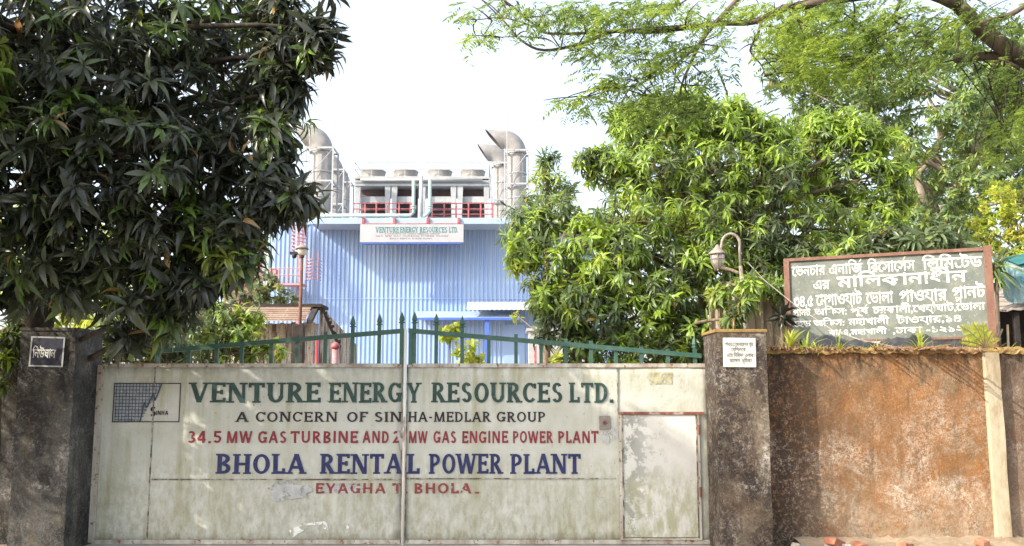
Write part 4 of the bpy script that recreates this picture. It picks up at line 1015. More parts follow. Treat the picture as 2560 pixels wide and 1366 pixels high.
# exhaust stacks
def stack(px, py_bend, D, r, label, tip=1.0):
    c = at(px, py_bend, D); rt = empty('exhaust_stack', (c.x, D, zr), label, 'exhaust stack', 'exhaust stacks on the roof')
    MB().tube([(c.x,D,zr-2), (c.x,D,c.z)], r, 24).build('riser', M_STEEL, rt, True)
    p = MB(); nr = 24; Rb = r*1.55; rings = []
    NB = 10
    for i in range(NB+1):
        a = math.radians(82)*i/NB; cx_ = c.x - Rb + Rb*math.cos(a); cz_ = c.z + Rb*math.sin(a)
        rings.append(((cx_, cz_), a))
    V0 = 0
    for (cx_, cz_), a in rings:
        for k in range(nr):
            t = 2*math.pi*k/nr; rad = r*math.cos(t)
            p.v.append((cx_ + rad*math.cos(a), D + r*math.sin(t), cz_ + rad*math.sin(a)))
    # oblique beak: upper lip reaches much farther than the lower
    (cx_, cz_), a = rings[-1]
    for k in range(nr):
        t = 2*math.pi*k/nr; rad = r*math.cos(t); ext = r*(.15 + tip*(.5+.5*math.cos(t)))
        p.v.append((cx_ + rad*math.cos(a) - ext*math.sin(a), D + r*math.sin(t), cz_ + rad*math.sin(a) + ext*math.cos(a)*.2 - 0))
    for i in range(len(rings)):
        for k in range(nr): q = i*nr+k; q2 = i*nr+(k+1)%nr; p.f.append((q, q2, q2+nr, q+nr))
    el = p.build('bend', M_STEEL, rt, True)
    fl = MB()
    for z in (c.z+.01, c.z-1.0, c.z-2.2): fl.lathe((c.x, D, z), [(r,-.03),(r*1.05,-.03),(r*1.05,.03),(r,.03)], 24)
    fl.build('flange', M_LAT, rt)
    p = MB(); n0 = NB+1
    base = [el.data.vertices[n0*nr+k].co + rt.location for k in range(nr)]
    inn = [el.data.vertices[(n0-3)*nr+k].co + rt.location for k in range(nr)]
    ci = sum(inn, Vector())/nr; cb = sum(base, Vector())/nr
    p.v = [tuple(cb+(v-cb)*.96+Vector((.03,0,0))) for v in base] + [tuple(ci+(v-ci)*.96) for v in inn]
    p.f = [(k, nr+k, nr+(k+1)%nr, (k+1)%nr) for k in range(nr)] + [tuple(range(nr, 2*nr))]
    p.build('mouth', M_STEEL_D, rt)
    p = MB(); q = r*1.25
    for dx, dy in ((-q,-q),(q,-q),(q,q),(-q,q)): p.box((c.x+dx-.035,D+dy-.035,zr-.2),(c.x+dx+.035,D+dy+.035,c.z+.1))
    hgt = c.z - zr
    for z in (c.z+.05, c.z-hgt*.4, c.z-hgt*.8):
        for s_ in (-1,1):
            p.box((c.x-q,D+s_*q-.03,z-.05),(c.x+q,D+s_*q+.03,z+.03)); p.box((c.x+s_*q-.03,D-q,z-.05),(c.x+s_*q+.03,D+q,z+.03))
    p.tube([(c.x-q,D-q,c.z-hgt*.4),(c.x+q,D-q,c.z)], .018, 5); p.tube([(c.x-q,D-q,c.z-hgt*.8),(c.x+q,D-q,c.z-hgt*.4)], .018, 5)
    p.build('lattice', M_LAT, rt)
    return rt
stack(1292, 385, 43, .46, 'tall grey exhaust stack with its beak left, right of the coolers', 2.0)
stack(1256, 415, 50, .48, 'shorter looking grey stack partly hidden behind the tall right stack', 1.6)
stack(806, 380, 42, .50, 'tall grey exhaust stack left of the coolers, half behind mango leaves', 1.6)
stack(838, 432, 50, .46, 'grey stack second in line behind the tall left stack', 1.3)
stack(858, 462, 58, .46, 'grey stack third in line behind the tall left stack', 1.3)
for px, D, y0, y1, lab in ((1268,42.2,600,262,'thin lightning rod rising beside the tall right stack'), (777,41.2,600,250,'thin lightning rod rising beside the tall left stack')):
    tag(MB().tube([(at(px,y1,D).x,D,bz), at(px,y1,D)], [.03,.018], 6).build('lightning_rod', M_LAT), lab, 'rod')
# caged ladder, landing
YK = 39.3
kx = lambda px: at(px, 650, YK).x
kz = lambda py: at(750, py, YK).z
ld = empty('caged_ladder', (kx(750), YK, 0), 'faded red caged ladder with a landing on the left of the power house', 'ladder')
p = MB()
for px in (742, 752): p.box((kx(px)-.03,YK+.3,0),(kx(px)+.03,YK+.36,kz(548)))
for i in range(34): z = .3+i*.27; p.tube([(kx(742),YK+.33,z),(kx(752),YK+.33,z)], .014, 5)
p.build('rungs', M_PINK, ld)
p = MB()
for i in range(8):
    z = kz(562)-i*.16; p.tube([(kx(732),YK+.3,z),(kx(730),YK-.2,z),(kx(747),YK-.45,z),(kx(764),YK-.2,z),(kx(762),YK+.3,z)], .022, 5)
for i in range(7):
    z = kz(652)-i*.14; p.tube([(kx(768),YK+.3,z),(kx(768),YK-.2,z),(kx(784),YK-.4,z),(kx(800),YK-.2,z),(kx(800),YK+.3,z)], .022, 5)
for px in (731,747,763,769,784,799): p.tube([(kx(px),YK-.3,kz(560 if px < 766 else 630)),(kx(px),YK-.3,kz(640 if px < 766 else 705))], .016, 5)
p.build('cage', M_PINK, ld)
p = MB(); p.box((kx(684),YK-.5,kz(716)),(kx(765),YK+.4,kz(712)))
for px in (684,705,727,763): p.box((kx(px)-.03,YK-.5,kz(712)),(kx(px)+.03,YK-.44,kz(675)))
for y in (675, 692): p.tube([(kx(684),YK-.47,kz(y)),(kx(765),YK-.47,kz(y))], .022, 5)
p.box((kx(680),YK-.45,kz(708)),(kx(697),YK+.3,kz(676)))
p.build('landing', M_PINK, ld)
# pipe rack left of the building
pk = empty('pipe_rack', (at(650,650,41).x, 41, 0), 'pale pipes and a mint drainpipe beside the left end of the power house', 'pipe rack')
x = at(673,600,40.2).x; MB().tube([(x,40.2,0),(x,40.2,at(673,545,40.2).z)], .09, 10).build('drainpipe', M_MINT, pk, True)
for y in (590, 604, 618): MB().tube([at(560,y,41), at(668,y-2,41)], .07, 8).build('pipe', M_WHITE, pk, True)
MB().tube([at(628,660,41), at(664,590,41)], .06, 8).build('brace', M_WHITE, pk)
MB().box((at(560,700,41.5).x,41.5,0),(at(664,700,41.5).x,42.5,at(600,612,41.5).z)).build('tank_wall', weathered('brick red cladding', (0.28,0.12,0.11), (0.34,0.18,0.16), 3), pk)
for px in (575, 662): x = at(px,600,41).x; MB().box((x-.06,40.98,0),(x+.06,41.05,at(px,570,41).z)).build('rack_post', M_WHITE, pk)

# ================================================================== SHACK AND LAMP POST behind the gate
YH = 17.0
H = lambda px, py, D=YH: at(px, py, D)
hk = empty('shack', (H(700,850).x, YH+1, 0), 'ruined shack of peeling boards under a rusty ribbed tin sheet', 'shack')
hx0, hx1 = H(505,850).x, H(795,850).x; hz1, hz0 = H(700,768).z, H(700,808).z
p = MB(); N = 14                                          # ribbed tin fascia / lean-to roof, ribs run sideways
for i in range(N+1):
    t = i/N; z = hz1+(hz0-hz1)*t; y = YH-.1-.5*t + (.02 if i % 2 else -.02)
    p.v += [(hx0,y,z),(hx1-.12,y,z-.01)]
for i in range(N): q = i*2; p.f.append((q, q+2, q+3, q+1))
p.build('roof', M_TIN, hk)
p = MB(); N = 30
for i in range(N):
    x = hx0+(hx1-hx0)*i/N; wdt = (hx1-hx0)/N; p.box((x+.004,YH+random.uniform(0,.025),0),(x+wdt-.004,YH+.05,hz0+.0+random.uniform(-.02,.03)))
p.build('board_wall', M_SHACK, hk)
MB().hexa([(hx1-.1,YH-.55,hz0-.05),(hx1+.0,YH-.55,hz0-.05),(hx1+.0,YH+.1,hz1),(hx1-.1,YH+.1,hz1),(hx1-.1,YH-.55,hz0+.02),(hx1,YH-.55,hz0+.02),(hx1,YH+.1,hz1+.07),(hx1-.1,YH+.1,hz1+.07)]).build('barge_board', M_DARK, hk)
MB().box((hx0,YH-.12,hz1-.01),(hx1+.06,YH+.6,hz1+.05)).build('ridge', M_DARK, hk)
p = MB(); xe, xf = hx1+.0, hx1+.06
p.hexa([(hx1+.004,YH+.06,0),(hx1+.06,YH+.06,0),(hx1+.35,YH+2.2,0),(hx1+.30,YH+2.2,0),(hx1+.004,YH+.06,hz1-.02),(hx1+.06,YH+.06,hz1-.02),(hx1+.35,YH+2.2,hz1-.6),(hx1+.30,YH+2.2,hz1-.6)])
p.build('side_wall', M_SHACK, hk)
p = MB(); p.tube([H(806,770), H(820,805), H(838,845), H(850,870)], .03, 6)
for i in range(8): t = H(806+i*5.5, 770+i*12); p.tube([t, t+Vector((.05,0,random.uniform(-.05,.05)))], .03, 5)
tag(p.build('dead_creeper', M_DARK), 'dark dead creeper hanging off the right end of the shack roof', 'creeper')
for px, w_, mt, lab in ((743, .10, M_DARK, 'thick dark timber post standing before the shack boards'),):
    x = at(px,850,15.5).x; tag(MB().box((x-w_,15.5,0),(x+w_,15.66,at(px,812,15.5).z)).build('timber_post', mt, bevel=.01), lab, 'post')
for px, y0, lab in ((792, 848, 'bright red pipe upright behind the gate near the shack corner'),):
    x = at(px,880,15).x; tag(MB().tube([(x,15,0),(x,15,at(px,y0,15).z)], .025, 8).build('fire_pipe', M_REDPIPE, smooth=True), lab, 'pipe')
x = at(838,880,15).x; hy = empty('hydrant', (x,15,0), 'faded pink hydrant standpipe in front of the blue wall left of the gate spears', 'hydrant')
MB().tube([(x,15,0),(x,15,at(838,868,15).z)], .05, 10).build('barrel', M_PINK, hy, True)
MB().lathe((x,15,at(838,868,15).z), [(.07,-.02),(.08,.0),(.06,.05),(.02,.08),(0,.085)], 12).build('bonnet', M_RED, hy, True)
YO = 15.8
po = at(752, 905, YO); pp = empty('lamp_post', (po.x, YO, 0), 'slim rusty post with a cream globe lamp before the caged ladder', 'lamp post')
MB().tube([(po.x,YO,0), at(750,800,YO), at(755,645,YO)], [.04,.03,.026], 8).build('post', M_RUST, pp, True)
c = at(755, 627, YO); k = YO/F
MB().lathe((c.x,YO,c.z), [(0,-13*k),(6*k,-13*k),(11*k,-8*k),(13*k,0),(11*k,7*k),(6*k,12*k),(0,13*k)], 18).build('globe', M_GLOBE, pp, True)
MB().lathe((c.x,YO,c.z), [(7*k,11*k),(14*k,8*k),(17*k,3*k),(14.5*k,8.5*k),(6*k,14*k),(0,15.5*k)], 18).build('hood', M_LAMPGREY, pp, True)
MB().lathe((c.x,YO,c.z), [(0,-18*k),(6*k,-18*k),(7*k,-13*k),(5*k,-12*k)], 12).build('collar', M_RUST, pp)
cm = empty('security_camera', at(740,634,YO), 'small black camera on a bracket left of the cream globe lamp', 'camera')
MB().box(tuple(at(726,635,YO)-Vector((0,.05,.012))), tuple(at(751,632,YO)+Vector((0,.03,.01)))).build('bracket', M_BLACK, cm)
q = at(736,641,YO); MB().lathe((q.x,YO-.01,q.z), [(0,-.045),(.03,-.035),(.045,0),(.045,.035),(0,.036)], 12).build('dome', M_BLACK, cm, True)

# ================================================================== TREES
# near mango, overhanging the left half of the gate with unseen boughs added over the road for shade
rows = [(725,30,9,95,52),(795,75,8.7,45,22),(800,125,8.6,38,18),(700,150,8.8,75,38),(705,235,8.8,55,30),(690,320,8.7,60,32),(665,410,8.6,75,38),(745,500,8.4,50,28),(660,500,8.5,60,28),(600,570,8.6,75,36),(590,650,8.5,55,30),
        (560,40,9.2,120,44),(560,180,9.3,120,44),(550,320,9,120,44),(520,450,8.8,120,46),(500,590,8.6,100,42),(480,700,8.6,80,34),
        (400,40,8.6,125,44),(400,190,8.5,125,44),(390,330,8.4,125,46),(380,470,8.3,115,46),(370,610,8.4,105,42),(360,730,8.6,85,36),(330,830,8.9,50,20),(420,790,8.9,50,18),
        (240,50,8.4,125,44),(230,190,8.1,125,46),(220,330,8.0,125,46),(210,470,8.1,120,46),(200,610,8.3,110,42),(200,720,8.7,75,32),
        (80,60,8.4,125,44),(60,200,8.1,130,46),(50,340,8.0,130,46),(50,480,8.1,125,46),(50,620,8.3,110,42),(40,715,8.8,70,30),
        # deeper layer
        (640,120,10.6,120,40),(600,280,10.6,120,40),(560,440,10.6,110,38),(460,120,10.8,130,40),(430,280,10.8,130,40),(400,440,10.8,130,40),(330,600,10.6,120,36),(260,130,10.8,130,40),(250,300,10.8,130,40),(200,450,10.8,130,40),(120,600,10.6,120,34),(90,150,10.8,130,38),(80,330,10.8,130,38),(260,720,10.6,80,26),(120,730,10.6,80,24),
        # unseen, added beyond the frame for shading
        (-120,100,8.2,150,40),(-140,330,8.0,150,40),(-130,560,8.2,150,40),(-320,200,8.4,170,40),(-330,450,8.4,170,40)]
rows = [(a_, b_, d_, r_, int(n_*(.78 if d_ < 10 else .34))) for a_, b_, d_, r_, n_ in rows]
bl_ = px_boughs(rows, .9, 1.15)
for c, r, n_ in [((-5.7,8.3,2.2),.8,70),((-5.9,7.4,3.1),.95,90),((-6.2,6.4,3.8),1.0,90),((-5.2,6.6,5.0),1.1,100),((-4.7,7.3,4.6),.9,80),((-5.2,5.7,5.7),.95,90),((-6.0,7.4,5.2),1.2,90),((-6.6,5.6,4.6),1.2,90),((-6.9,8.6,3.2),1.2,80),((-6.4,9.2,5.6),1.3,70),((-5.2,8.6,6.6),1.1,70),((-6.0,5.0,6.6),.9,70)]:  # unseen boughs added to throw shade on the gate and right pillar
    bl_.append((Vector(c), (r, r, r*.85), n_))
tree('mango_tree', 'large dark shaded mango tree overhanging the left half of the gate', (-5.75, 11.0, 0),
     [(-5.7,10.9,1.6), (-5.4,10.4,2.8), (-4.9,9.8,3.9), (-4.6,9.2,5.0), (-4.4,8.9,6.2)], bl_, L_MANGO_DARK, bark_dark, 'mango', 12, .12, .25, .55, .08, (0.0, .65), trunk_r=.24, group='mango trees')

# sunlit mango behind the right half of the gate
rows = [(1890,690,12.9,60,40),(1950,690,13.2,60,36),(1862,760,10.45,16,6),(1870,700,10.5,14,5),(1830,800,10.5,18,7),(1840,735,12.3,40,24),(1800,735,11.35,26,12),(1875,715,11.3,32,16),(1940,720,11.4,26,10),(1750,830,12.1,40,24),(1650,740,12.2,60,34),(1450,760,12.2,60,34),(2090,640,13,60,34),(2180,640,13.2,55,30),(2000,640,13,50,30),(1760,620,12.6,60,34),(1560,620,12.4,60,34),(1560,300,13.7,45,30),(1640,270,13.6,50,34),(1730,262,13.6,55,36),(1830,280,13.6,50,34),(1930,340,13.8,55,34),(1960,400,13.8,60,34),(2050,310,14.2,45,34),(2130,315,14.2,50,36),(2210,345,14.2,40,26),(2235,430,14.2,45,28),(2245,500,14.3,40,22),(2240,590,14,45,24),(1600,330,13.6,70,40),(1690,300,13.6,75,46),(1790,315,13.6,75,46),(1880,330,13.6,65,38),(1525,420,13.3,70,40),(1475,400,13.2,38,22),(1640,420,13.2,95,46),(1770,430,13.2,95,46),(1900,440,13.3,95,44),(2070,345,14.2,62,38),(2160,365,14.2,58,34),(2030,430,14.2,90,40),(2150,450,14.2,85,40),(2205,530,14.2,65,32),
        (1395,540,13,60,30),(1335,575,12.9,60,30),(1310,640,12.7,48,26),(1450,600,12.7,90,42),(1580,550,12.7,105,46),(1720,560,12.9,105,46),(1860,570,13.1,105,44),(2000,560,13.6,105,42),(2115,580,13.6,85,36),(2190,620,13.8,70,26),
        (1365,735,12.6,58,30),(1425,695,12.6,85,40),(1545,685,12.5,95,42),(1670,685,12.6,90,40),(1785,680,12.7,65,30),(1395,815,12.4,58,28),(1490,795,12.4,90,40),(1610,800,12.5,85,38),(1715,785,12.5,52,24),(1460,875,12.4,60,28),(1570,880,12.4,75,32),(1680,870,12.4,60,26),(1920,650,13.1,75,32),(2040,650,13.4,65,28),(1740,880,12.5,40,18),
        (1700,400,15,120,60),(1950,430,15.2,110,50),(1750,520,14.6,120,50),(2080,470,15.4,90,44),(1640,480,14.4,110,46),(1880,620,14.4,110,46),(2120,560,15,90,40),(1850,420,15,120,44),(1600,600,14.5,120,40),(1800,600,14.8,130,40),(2000,500,15.4,110,40),(1480,700,14.2,90,30)]
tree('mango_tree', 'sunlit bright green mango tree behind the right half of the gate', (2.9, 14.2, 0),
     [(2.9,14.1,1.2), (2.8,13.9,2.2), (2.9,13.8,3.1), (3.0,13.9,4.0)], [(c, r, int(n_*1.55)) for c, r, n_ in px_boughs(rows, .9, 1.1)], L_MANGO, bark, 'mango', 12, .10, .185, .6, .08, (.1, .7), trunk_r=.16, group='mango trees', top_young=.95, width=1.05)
# slim willowy tree between mango and stacks
rows = [(1372,395,17,26,18),(1365,440,17,42,26),(1395,470,17,48,26),(1340,490,17,45,24),(1310,535,17,50,24),(1385,530,17,60,28),(1280,585,17,35,14)]
tree('willowy_tree', 'slim narrow leaved tree between the grey stack and the sunlit mango', (at(1365,600,17).x,17,0), [at(1367,640,17), at(1368,520,17), at(1370,430,17)], px_boughs(rows), L_GREY, bark, 'lance', 9, .14, .24, .6, .1, (.2,.6), trunk_r=.07)
# tall grey green tree far behind the board
rows = []
rr = random.Random(11)
for px, py, r, n_ in [(1990,110,60,22),(2060,60,80,30),(2050,170,75,28),(1960,190,50,16),(2120,260,70,26),(2030,260,50,16),(2010,320,40,10),(2200,200,80,30),(2180,120,80,28),(2240,280,55,18),(2290,370,40,12),(2430,200,70,28),(2400,290,75,32),(2450,350,75,32),(2380,400,70,28),(2440,450,70,26),(2330,470,50,18),(2330,130,70,24),(2500,270,60,24),(2520,420,60,22),(2360,540,60,20),(2280,560,45,14),(2410,540,60,22),(2550,340,50,18),(2540,140,60,18),(2300,210,40,10),(2250,420,40,8),(2560,500,60,20),(2500,200,60,22),(2480,330,60,20),(2560,240,60,20),(2400,120,60,20),(2260,340,45,12),(2300,480,45,12),(2380,600,50,18)]:
    rows.append((px, py, 22+rr.uniform(-1.5,1.5), r*1.15, int(n_*3.8)))
e0 = at(2320,640,22)
root = tree('tall_tree', 'tall airy grey green tree standing far behind the painted board', (e0.x, 22, 0), [at(2322,600,22), at(2350,540,22), at(2400,460,22), at(2440,390,22), at(2470,280,22)], px_boughs(rows), L_GREY, bark_pale, 'lance', 13, .13, .23, .8, .25, (.1,.7), trunk_r=.17, spread=(20,120), width=1.5, twig=False)
p = MB(); p.tube([at(2335,560,22), at(2290,440,22), at(2325,400,22), at(2352,350,22), at(2348,295,22), at(2320,240,22)], [.12,.10,.09,.08,.06,.03], 8)
p.tube([at(2240,450,22), at(2320,402,22)], [.05,.09], 7); p.tube([at(2352,345,22), at(2390,280,22), at(2400,200,22)], [.06,.05,.02], 7)
p.build('bough', bark_pale, root, True)

# lime bush and undergrowth
def bush(name, label, rows, leafm, kind, k, lmin, lmax, droop, young, tints, group=None, cat='bush', width=1.0, dep=.9):
    b_ = px_boughs(rows, .9, dep); c0 = b_[0][0]
    lowest = min(b_, key=lambda q: q[0].z)
    return tree(name, label, (lowest[0].x, lowest[0].y+.1, 0), [(lowest[0].x, lowest[0].y+.05, max(.3, lowest[0].z*.5)), (lowest[0].x, lowest[0].y, lowest[0].z)], b_, leafm, bark, kind, k, lmin, lmax, droop, young, tints, group, .04, width, cat=cat, twig=False)
bush('lime_tree', 'bright lime green small leaved tree above the teal tarpaulin', [(2500,520,15,55,60),(2550,560,15,60,60),(2470,580,15,45,46),(2520,610,15,55,60),(2450,620,15,35,26),(2560,480,15.4,45,36),(2500,470,15.4,35,22),(2560,640,14.8,45,40),(2480,640,14.9,40,34),(2440,560,15.3,25,12)], L_LIME, 'oval', 12, .05,.09,.2,.4,(.3,.8), cat='tree')
bush('back_tree', 'sunlit yellow green tree glimpsed through the dark mango at the left', [(120,600,17,90,50),(220,680,17,90,50),(330,740,17,80,50),(60,700,17,80,40),(420,800,17,70,40),(150,780,17,80,40),(300,620,17.5,80,40),(250,830,16.5,70,36),(60,520,17.5,70,34)], L_LIME, 'mango', 9, .14,.24,.4,.4,(.3,.8), cat='tree')
bush('dracaena', 'spiky dark leaved plant just left of the shed tarpaulin', [(2488,660,11.2,14,5)], L_MANGO, 'blade', 14, .28,.42,.5,.1,(.1,.4), cat='plant', width=1.2)
bush('seedling', 'small dark leaved seedling before the tin fence, beside the left frame post', [(1955,790,10.3,8,3)], L_MANGO_DARK, 'mango', 9, .13,.2,.3,0,(0,.3), cat='plant')
bush('dark_shrub', 'dark broad leaved shrub behind the top of the painted board', [(2280,615,12.8,45,14),(2220,600,13,45,14),(2340,600,13,40,14),(2390,610,13.2,35,12),(2160,620,13,40,12)], L_MANGO, 'mango', 10, .16,.26,.5,.05,(0,.35))
bush('mango_sapling', 'bright green mango sapling before the ruined shack', [(560,800,12.8,55,30),(620,790,12.8,30,18),(500,840,12.6,50,26),(600,850,12.6,45,24),(650,860,12.5,26,10),(690,885,12.5,18,6),(620,880,12.5,22,8),(540,890,12.4,45,20)], L_MANGO, 'mango', 10, .12,.20,.6,.30,(.2,.6), cat='tree')
bush('pale_bush', 'pale grey green bush above the shack roof', [(680,730,20,45,34),(640,740,20,40,26),(720,745,20,25,14),(600,750,20,40,22),(660,700,20,30,16)], L_PALE, 'oval', 10, .08,.14,.3,.1,(.1,.5))
bush('hedge_bush', 'dull leafy bush behind the railings beside the dark pillar', [(280,850,11.5,50,22),(350,880,11.4,50,24),(430,870,11.5,55,26),(300,800,12,45,20),(390,820,12,50,22),(460,800,12,45,20),(440,900,11.2,40,16),(260,900,11.2,35,14),(520,760,13,40,16)], L_PALE, 'mango', 9, .12,.2,.5,.12,(0,.6))
bush('pillar_shrub', 'low shrub crowding the dark pillar at the far left edge', [(18,850,9.9,28,16),(10,900,9.85,25,12),(25,815,9.95,22,12),(0,960,9.8,20,8)], L_MANGO, 'mango', 9, .10,.16,.5,.2,(.1,.5))
for px, py, s_, lab in ((1125,830,26,'young papaya like plant, the taller one before the blue wall'), (1175,885,40,'young papaya like plant, the bushier one at the gate rail')):
    bush('young_plant', lab, [(px,py,24,s_,18 if s_ < 30 else 26)], L_LIME, 'oval', 9, .12,.22,.4,.2,(.1,.6), group='young plants before the blue wall', cat='plant', dep=.6)
bush('yellow_bush', 'yellow leaved bush below the right mango behind the railing', [(1400,900,14.5,24,10),(1290,790,22,14,5)], L_LIME, 'oval', 8, .08,.14,.4,.6,(.4,.8))

# grasses and ferns on the wall
def tuft(px, py, D, h, n_, label, matl, name='grass_tuft', cat='grass', lean=(0,0), wid=1.0, spread=(10,60)):
    c = at(px, py, D); rt = empty(name, c, label, cat, 'weeds on the wall top')
    args = rosettes(np.array([c]), np.array([[lean[0], -.2+lean[1], 1.]]), n_, h*.6, h*1.1, .15, .5, (.4,.8), spread)
    b_, d_, u_, l_, t_ = args; b_ = np.repeat(np.array([c]), n_, 0) + rng.normal(0, .015, (n_,3))
    leaves_mesh('blades', matl, rt, 'blade', b_, d_, u_, l_, t_, width=wid)
tuft(1973,878,9.86,.30,22,'upright lime grass clump at the left post of the painted board',L_LIME,wid=1.7,spread=(4,28))
tuft(2015,880,9.84,.27,24,'spreading lime grass clump beside the left frame post, second along the wall',L_LIME,wid=1.3,spread=(20,85))
tuft(2045,880,9.84,.21,18,'low pale grass clump third along the wall top',L_LIME,wid=1.2,spread=(20,85))
tuft(2100,878,9.84,.25,16,'small yellow tuft below the word at the board centre left',L_LIME,wid=1.0)
tuft(2190,880,9.84,.18,12,'tiny grass sprig where the slack wire meets the wall',L_LIME,wid=1.0)
tuft(2300,880,9.84,.27,34,'feathery green tuft standing under the middle of the board',L_LIME,wid=.9,spread=(5,70))
tuft(2478,880,9.84,.12,10,'small tuft on top of the whitewashed post',L_LIME,wid=1.0)
n_ = 700; xs_ = rng.uniform(prx1+.1, 8.4, n_)
ps_ = np.stack([xs_, YW+rng.uniform(-.03,.2,n_), np.full(n_, zw+.02)], 1)
rt = empty('wall_weeds', (5, YW, zw), 'thin scrappy weeds and dead blades along the whole wall top', 'weeds'); rt['kind'] = 'stuff'
leaves_mesh('blades', L_LIME, rt, 'blade', ps_, np.stack([rng.normal(0,.7,n_), rng.normal(-.35,.5,n_), rng.uniform(.1,1,n_)],1), np.stack([rng.normal(0,1,n_), rng.normal(0,1,n_), np.ones(n_)],1), rng.uniform(.03,.12,n_), np.where(rng.random(n_) < .55, 1.0, rng.uniform(.3,.8,n_)), width=1.3)
def fern(px, py, D, fronds, label):
    c = at(px, py, D); rt = empty('fern', c, label, 'fern')
    Pn, Dn, Un, Ln, Tn = [], [], [], [], []
    for dx, dz, L in fronds:
        d0 = Vector((dx, -.25, dz)).normalized()
        for i in range(16):
            t = (i+1)/17; p_ = c + d0*L*t + Vector((0,0,-.25*L*t*t))
            for s_ in (-1, 1):
                sd_ = Vector((-d0.z, 0, d0.x))*s_
                Pn.append(p_); Dn.append(sd_*.9 + d0*.55); Un.append((0,-1,.3)); Ln.append(L*.19*math.sin(math.pi*min(1, t*.85+.12))); Tn.append(.55+.3*t)
    leaves_mesh('fronds', L_LIME, rt, 'lance', np.array(Pn), np.array(Dn), np.array(Un), np.array(Ln), np.array(Tn), width=1.5)
    m = MB()
    for dx, dz, L in fronds:
        d0 = Vector((dx,-.25,dz)).normalized(); m.tube([c + d0*L*t + Vector((0,0,-.25*L*t*t)) for t in (0,.3,.6,1)], [.006,.005,.004,.002], 5)
    m.build('stems', M_STALK, rt)
fern(2462, 868, 9.86, [(-1,1.15,.46),(-.6,1.5,.40),(-.15,1.6,.36),(.5,1.4,.26),(-1.5,.7,.34),(.9,.8,.22)], 'green fern with long fronds at the right frame post of the board')

# rain tree: trunk out beyond the right edge, limbs reaching left across the top
RD = .8
rt = empty('rain_tree', (6.6, 6.9, 0), 'rain tree whose feathery branches hang in from the upper right', 'tree')
tb = MB()
def px_limb(pts, r0, r1, n=None):
    P_ = [at(q[0], q[1], q[2]*RD) for q in pts]; m_ = len(P_)
    fine = []
    for i in range(m_-1):
        p0, p1, p2, p3 = P_[max(0,i-1)], P_[i], P_[i+1], P_[min(m_-1,i+2)]
        for j in range(4):
            t = j/4; fine.append(.5*((2*p1)+(p2-p0)*t+(2*p0-5*p1+4*p2-p3)*t*t+(3*p1-p0-3*p2+p3)*t**3))
    fine.append(P_[-1]); N = len(fine)
    tb.tube(fine, [r0+(r1-r0)*(i/(N-1))**.8 for i in range(N)], 8)
    return fine
trunk_top = at(2950,420,8.6*RD)
tb.tube([(6.6,6.9,0),(6.3,6.9,1.2),(5.7,6.9,2.2),tuple(trunk_top)], [.30,.25,.20,.13], 12)
L1 = [(2950,420,8.6),(2700,220,8.4),(2545,138,8.3),(2500,110,8.2),(2440,60,8.1),(2395,12,8.0),(2300,-20,7.9),(2130,-8,7.8),(2020,12,7.8),(1960,20,7.8),(1905,48,7.8),(1860,58,7.8),(1784,60,7.7),(1638,80,7.7),(1535,79,7.7),(1447,111,7.6),(1360,126,7.6),(1304,102,7.5),(1257,50,7.5),(1199,-5,7.5)]
S1 = px_limb(L1[:6], .095, .050); S2 = px_limb(L1[5:10], .050, .028); S3 = px_limb(L1[9:], .028, .004)
segs = [(S3, 1.0)]
for pts, r0, r1 in ([((2130,-8,7.8),(2220,-60,7.6),(2400,-120,7.4)),.05,.02],
    [((1784,60,7.7),(1560,77,7.6),(1389,85,7.5),(1345,70,7.5),(1280,15,7.4),(1230,-20,7.4)),.022,.005],
    [((1784,60,7.7),(1749,111,7.6),(1726,161,7.6),(1705,211,7.5),(1693,285,7.5)),.026,.005],
    [((1749,111,7.6),(1690,160,7.5),(1623,199,7.5),(1579,215,7.4),(1520,228,7.4),(1418,255,7.3)),.014,.004],
    [((1790,58,7.7),(1843,0,7.8),(1900,-60,7.8)),.03,.02],
    [((1905,48,7.8),(1893,90,7.8),(1876,128,7.8),(1905,165,7.8),(1912,190,7.8)),.018,.004],
    [((2255,-10,7.9),(2235,40,7.9),(2190,95,7.9),(2170,140,7.9)),.02,.005],
    [((2225,45,7.9),(2290,90,7.9),(2330,120,8.0)),.012,.004],
    [((2545,138,8.3),(2470,140,8.3),(2400,148,8.3),(2390,150,8.4)),.06,.03],
    [((2440,60,8.1),(2520,40,8.0),(2600,-10,7.9)),.04,.02],
    [((1600,80,7.7),(1640,40,7.6),(1700,10,7.5),(1760,-30,7.4)),.012,.006],
    [((1345,70,7.5),(1260,45,7.4),(1190,50,7.3),(1150,45,7.3)),.008,.003],
    [((1350,95,7.5),(1290,92,7.4),(1215,95,7.4)),.008,.003],
    [((1447,111,7.6),(1430,128,7.5),(1400,100,7.5)),.006,.003],
    [((2545,170,8.2),(2500,150,8.2),(2470,190,8.3)),.02,.006]):
    segs.append((px_limb(pts, r0*.72, r1*.8), 1))
tb.build('trunk', weathered('rain tree bark', (0.06,0.048,0.038), (0.16,0.12,0.085), 9, 0.9, st=(1,1,0.5), bmp=0.6), rt, True)
Pn, Dn, Un, Ln, Tn = [], [], [], [], []
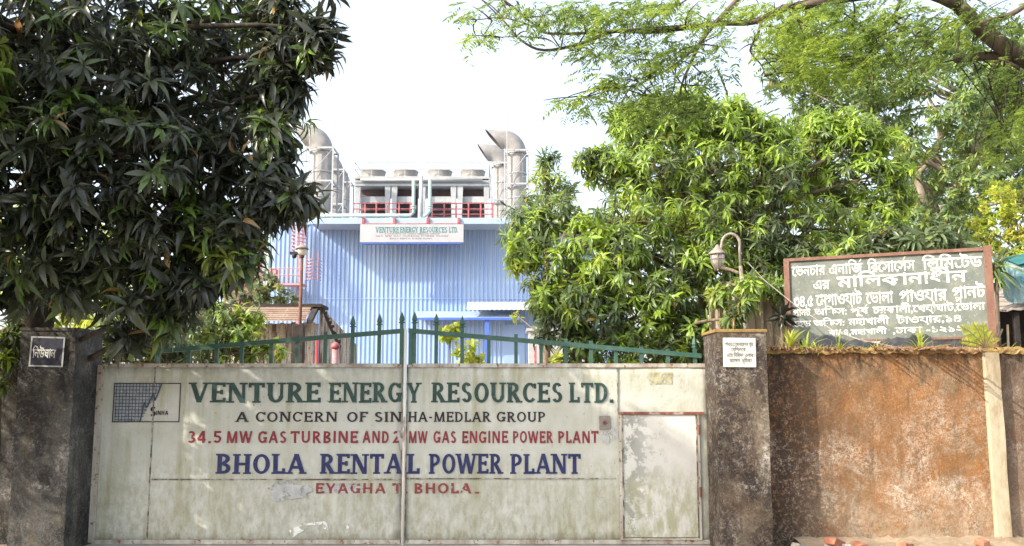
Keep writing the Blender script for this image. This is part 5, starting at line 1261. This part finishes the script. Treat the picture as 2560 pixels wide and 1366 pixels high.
def frond(c, d, L, tint):
    d = Vector(d).normalized(); sd_ = d.cross(Vector((0,0,1)))
    sd_ = sd_.normalized() if sd_.length > .1 else Vector((1,0,0))
    npair = 7
    for i in range(npair):
        t = (i+.6)/npair; p_ = c + d*L*t + Vector((0,0,-.22*L*t*t))
        for s_ in (-1, 1):
            Pn.append(p_); Dn.append(sd_*s_ + d*.55 + Vector((0,0,random.uniform(-.45,.1)))); Un.append((random.uniform(-.4,.4), random.uniform(-.4,.4), 1)); Ln.append(L*.36*random.uniform(.8,1.15)*(1-.35*abs(t-.5))); Tn.append(tint+random.uniform(-.1,.1))
patches = [(1170,30,7.3,26,18,14),(1205,90,7.4,40,26,26),(1260,20,7.4,60,24,22),(1300,75,7.4,50,26,16),(1340,20,7.4,60,26,26),(1395,45,7.5,60,34,36),(1380,115,7.5,30,14,8),(1440,25,7.4,50,26,44),(1500,40,7.4,60,30,60),(1580,25,7.4,70,34,80),(1640,70,7.6,60,30,40),(1660,15,7.4,60,26,56),(1500,110,7.6,60,24,36),(1470,140,7.5,30,26,18),(1560,130,7.5,60,36,50),(1640,150,7.5,60,44,76),(1700,120,7.5,50,30,46),(1560,200,7.4,60,26,46),(1500,210,7.4,40,20,24),(1440,255,7.3,50,14,26),(1480,265,7.3,34,18,18),(1590,260,7.4,60,30,50),(1680,230,7.5,70,40,76),(1740,260,7.5,50,30,50),(1640,290,7.5,60,24,36),(1740,40,7.6,60,40,44),(1800,110,7.6,50,44,36),(1830,40,7.7,50,36,34),(1780,180,7.6,50,36,34),
           (1930,100,7.8,50,44,50),(1990,60,7.8,60,50,80),(2050,120,7.9,80,60,150),(2130,70,7.9,70,60,120),(2120,170,7.9,80,50,130),(2040,190,7.9,60,40,60),(2220,110,7.9,70,60,120),(2240,30,7.9,70,44,80),(2300,80,8,60,60,90),(2320,150,8.1,60,36,60),(2380,70,8.1,50,50,50),(2440,20,8,60,40,50),(2500,50,8,60,40,50),(2440,130,8.2,50,30,36),(2020,20,7.8,50,26,40),(2100,10,7.8,60,24,46),(1900,20,7.7,50,24,30),
           (2530,190,8.2,40,44,60),(2555,270,8.2,30,44,46),(2520,330,8.3,50,30,50),(2555,380,8.3,36,30,36),(2470,390,8.4,40,18,20),(2540,70,8,50,40,40),(1960,240,7.9,36,34,16),(2190,230,8,60,26,30)]
sk = [Vector(q) for sg_, _ in segs for q in sg_[::2]]
tw = []
for px, py, D, rx, ry, n_ in patches:
    bt = random.uniform(.3,.75)
    D *= RD; c0 = at(px, py, D)
    for _ in range(4 if n_ > 20 else 2):
        a = min(random.sample(sk, 40), key=lambda q: (q-c0).length); e_ = at(px+random.gauss(0,.7)*rx, py+random.gauss(0,.6)*ry, D+random.gauss(0,.25))
        if (a-e_).length < 1.1: tw.append((a, e_))
    for _ in range(int(n_*(.95 if px > 1850 else .9))):
        c = at(px+random.gauss(0,.55)*rx, py+random.gauss(0,.55)*ry, D+random.gauss(0,.35))
        frond(c, (random.uniform(-1,.35), random.uniform(-1,1), random.uniform(-.5,.15)), random.uniform(.085,.15), bt)
p = MB()
for a, e_ in tw: limb(p, a, e_, .006, .002, .10, 5)
p.build('twigs', bark_dark, rt)
# the rest of the crown, above and beyond the frame
for _ in range(900):
    c = Vector((random.uniform(3,9), random.uniform(3.5,7.3), random.gauss(5.6,.25)))
    frond(c, (random.uniform(-1,1), random.uniform(-1,1), random.uniform(-.4,.2)), random.uniform(.16,.24), .5)
leaves_mesh('crown', L_RAIN, rt, 'lance', np.array([tuple(q) for q in Pn]), np.array([tuple(q) for q in Dn]), np.array(Un), np.array(Ln), np.array(Tn), width=1.7)

bpy.data.objects.remove(_fo); bpy.data.curves.remove(_fc)
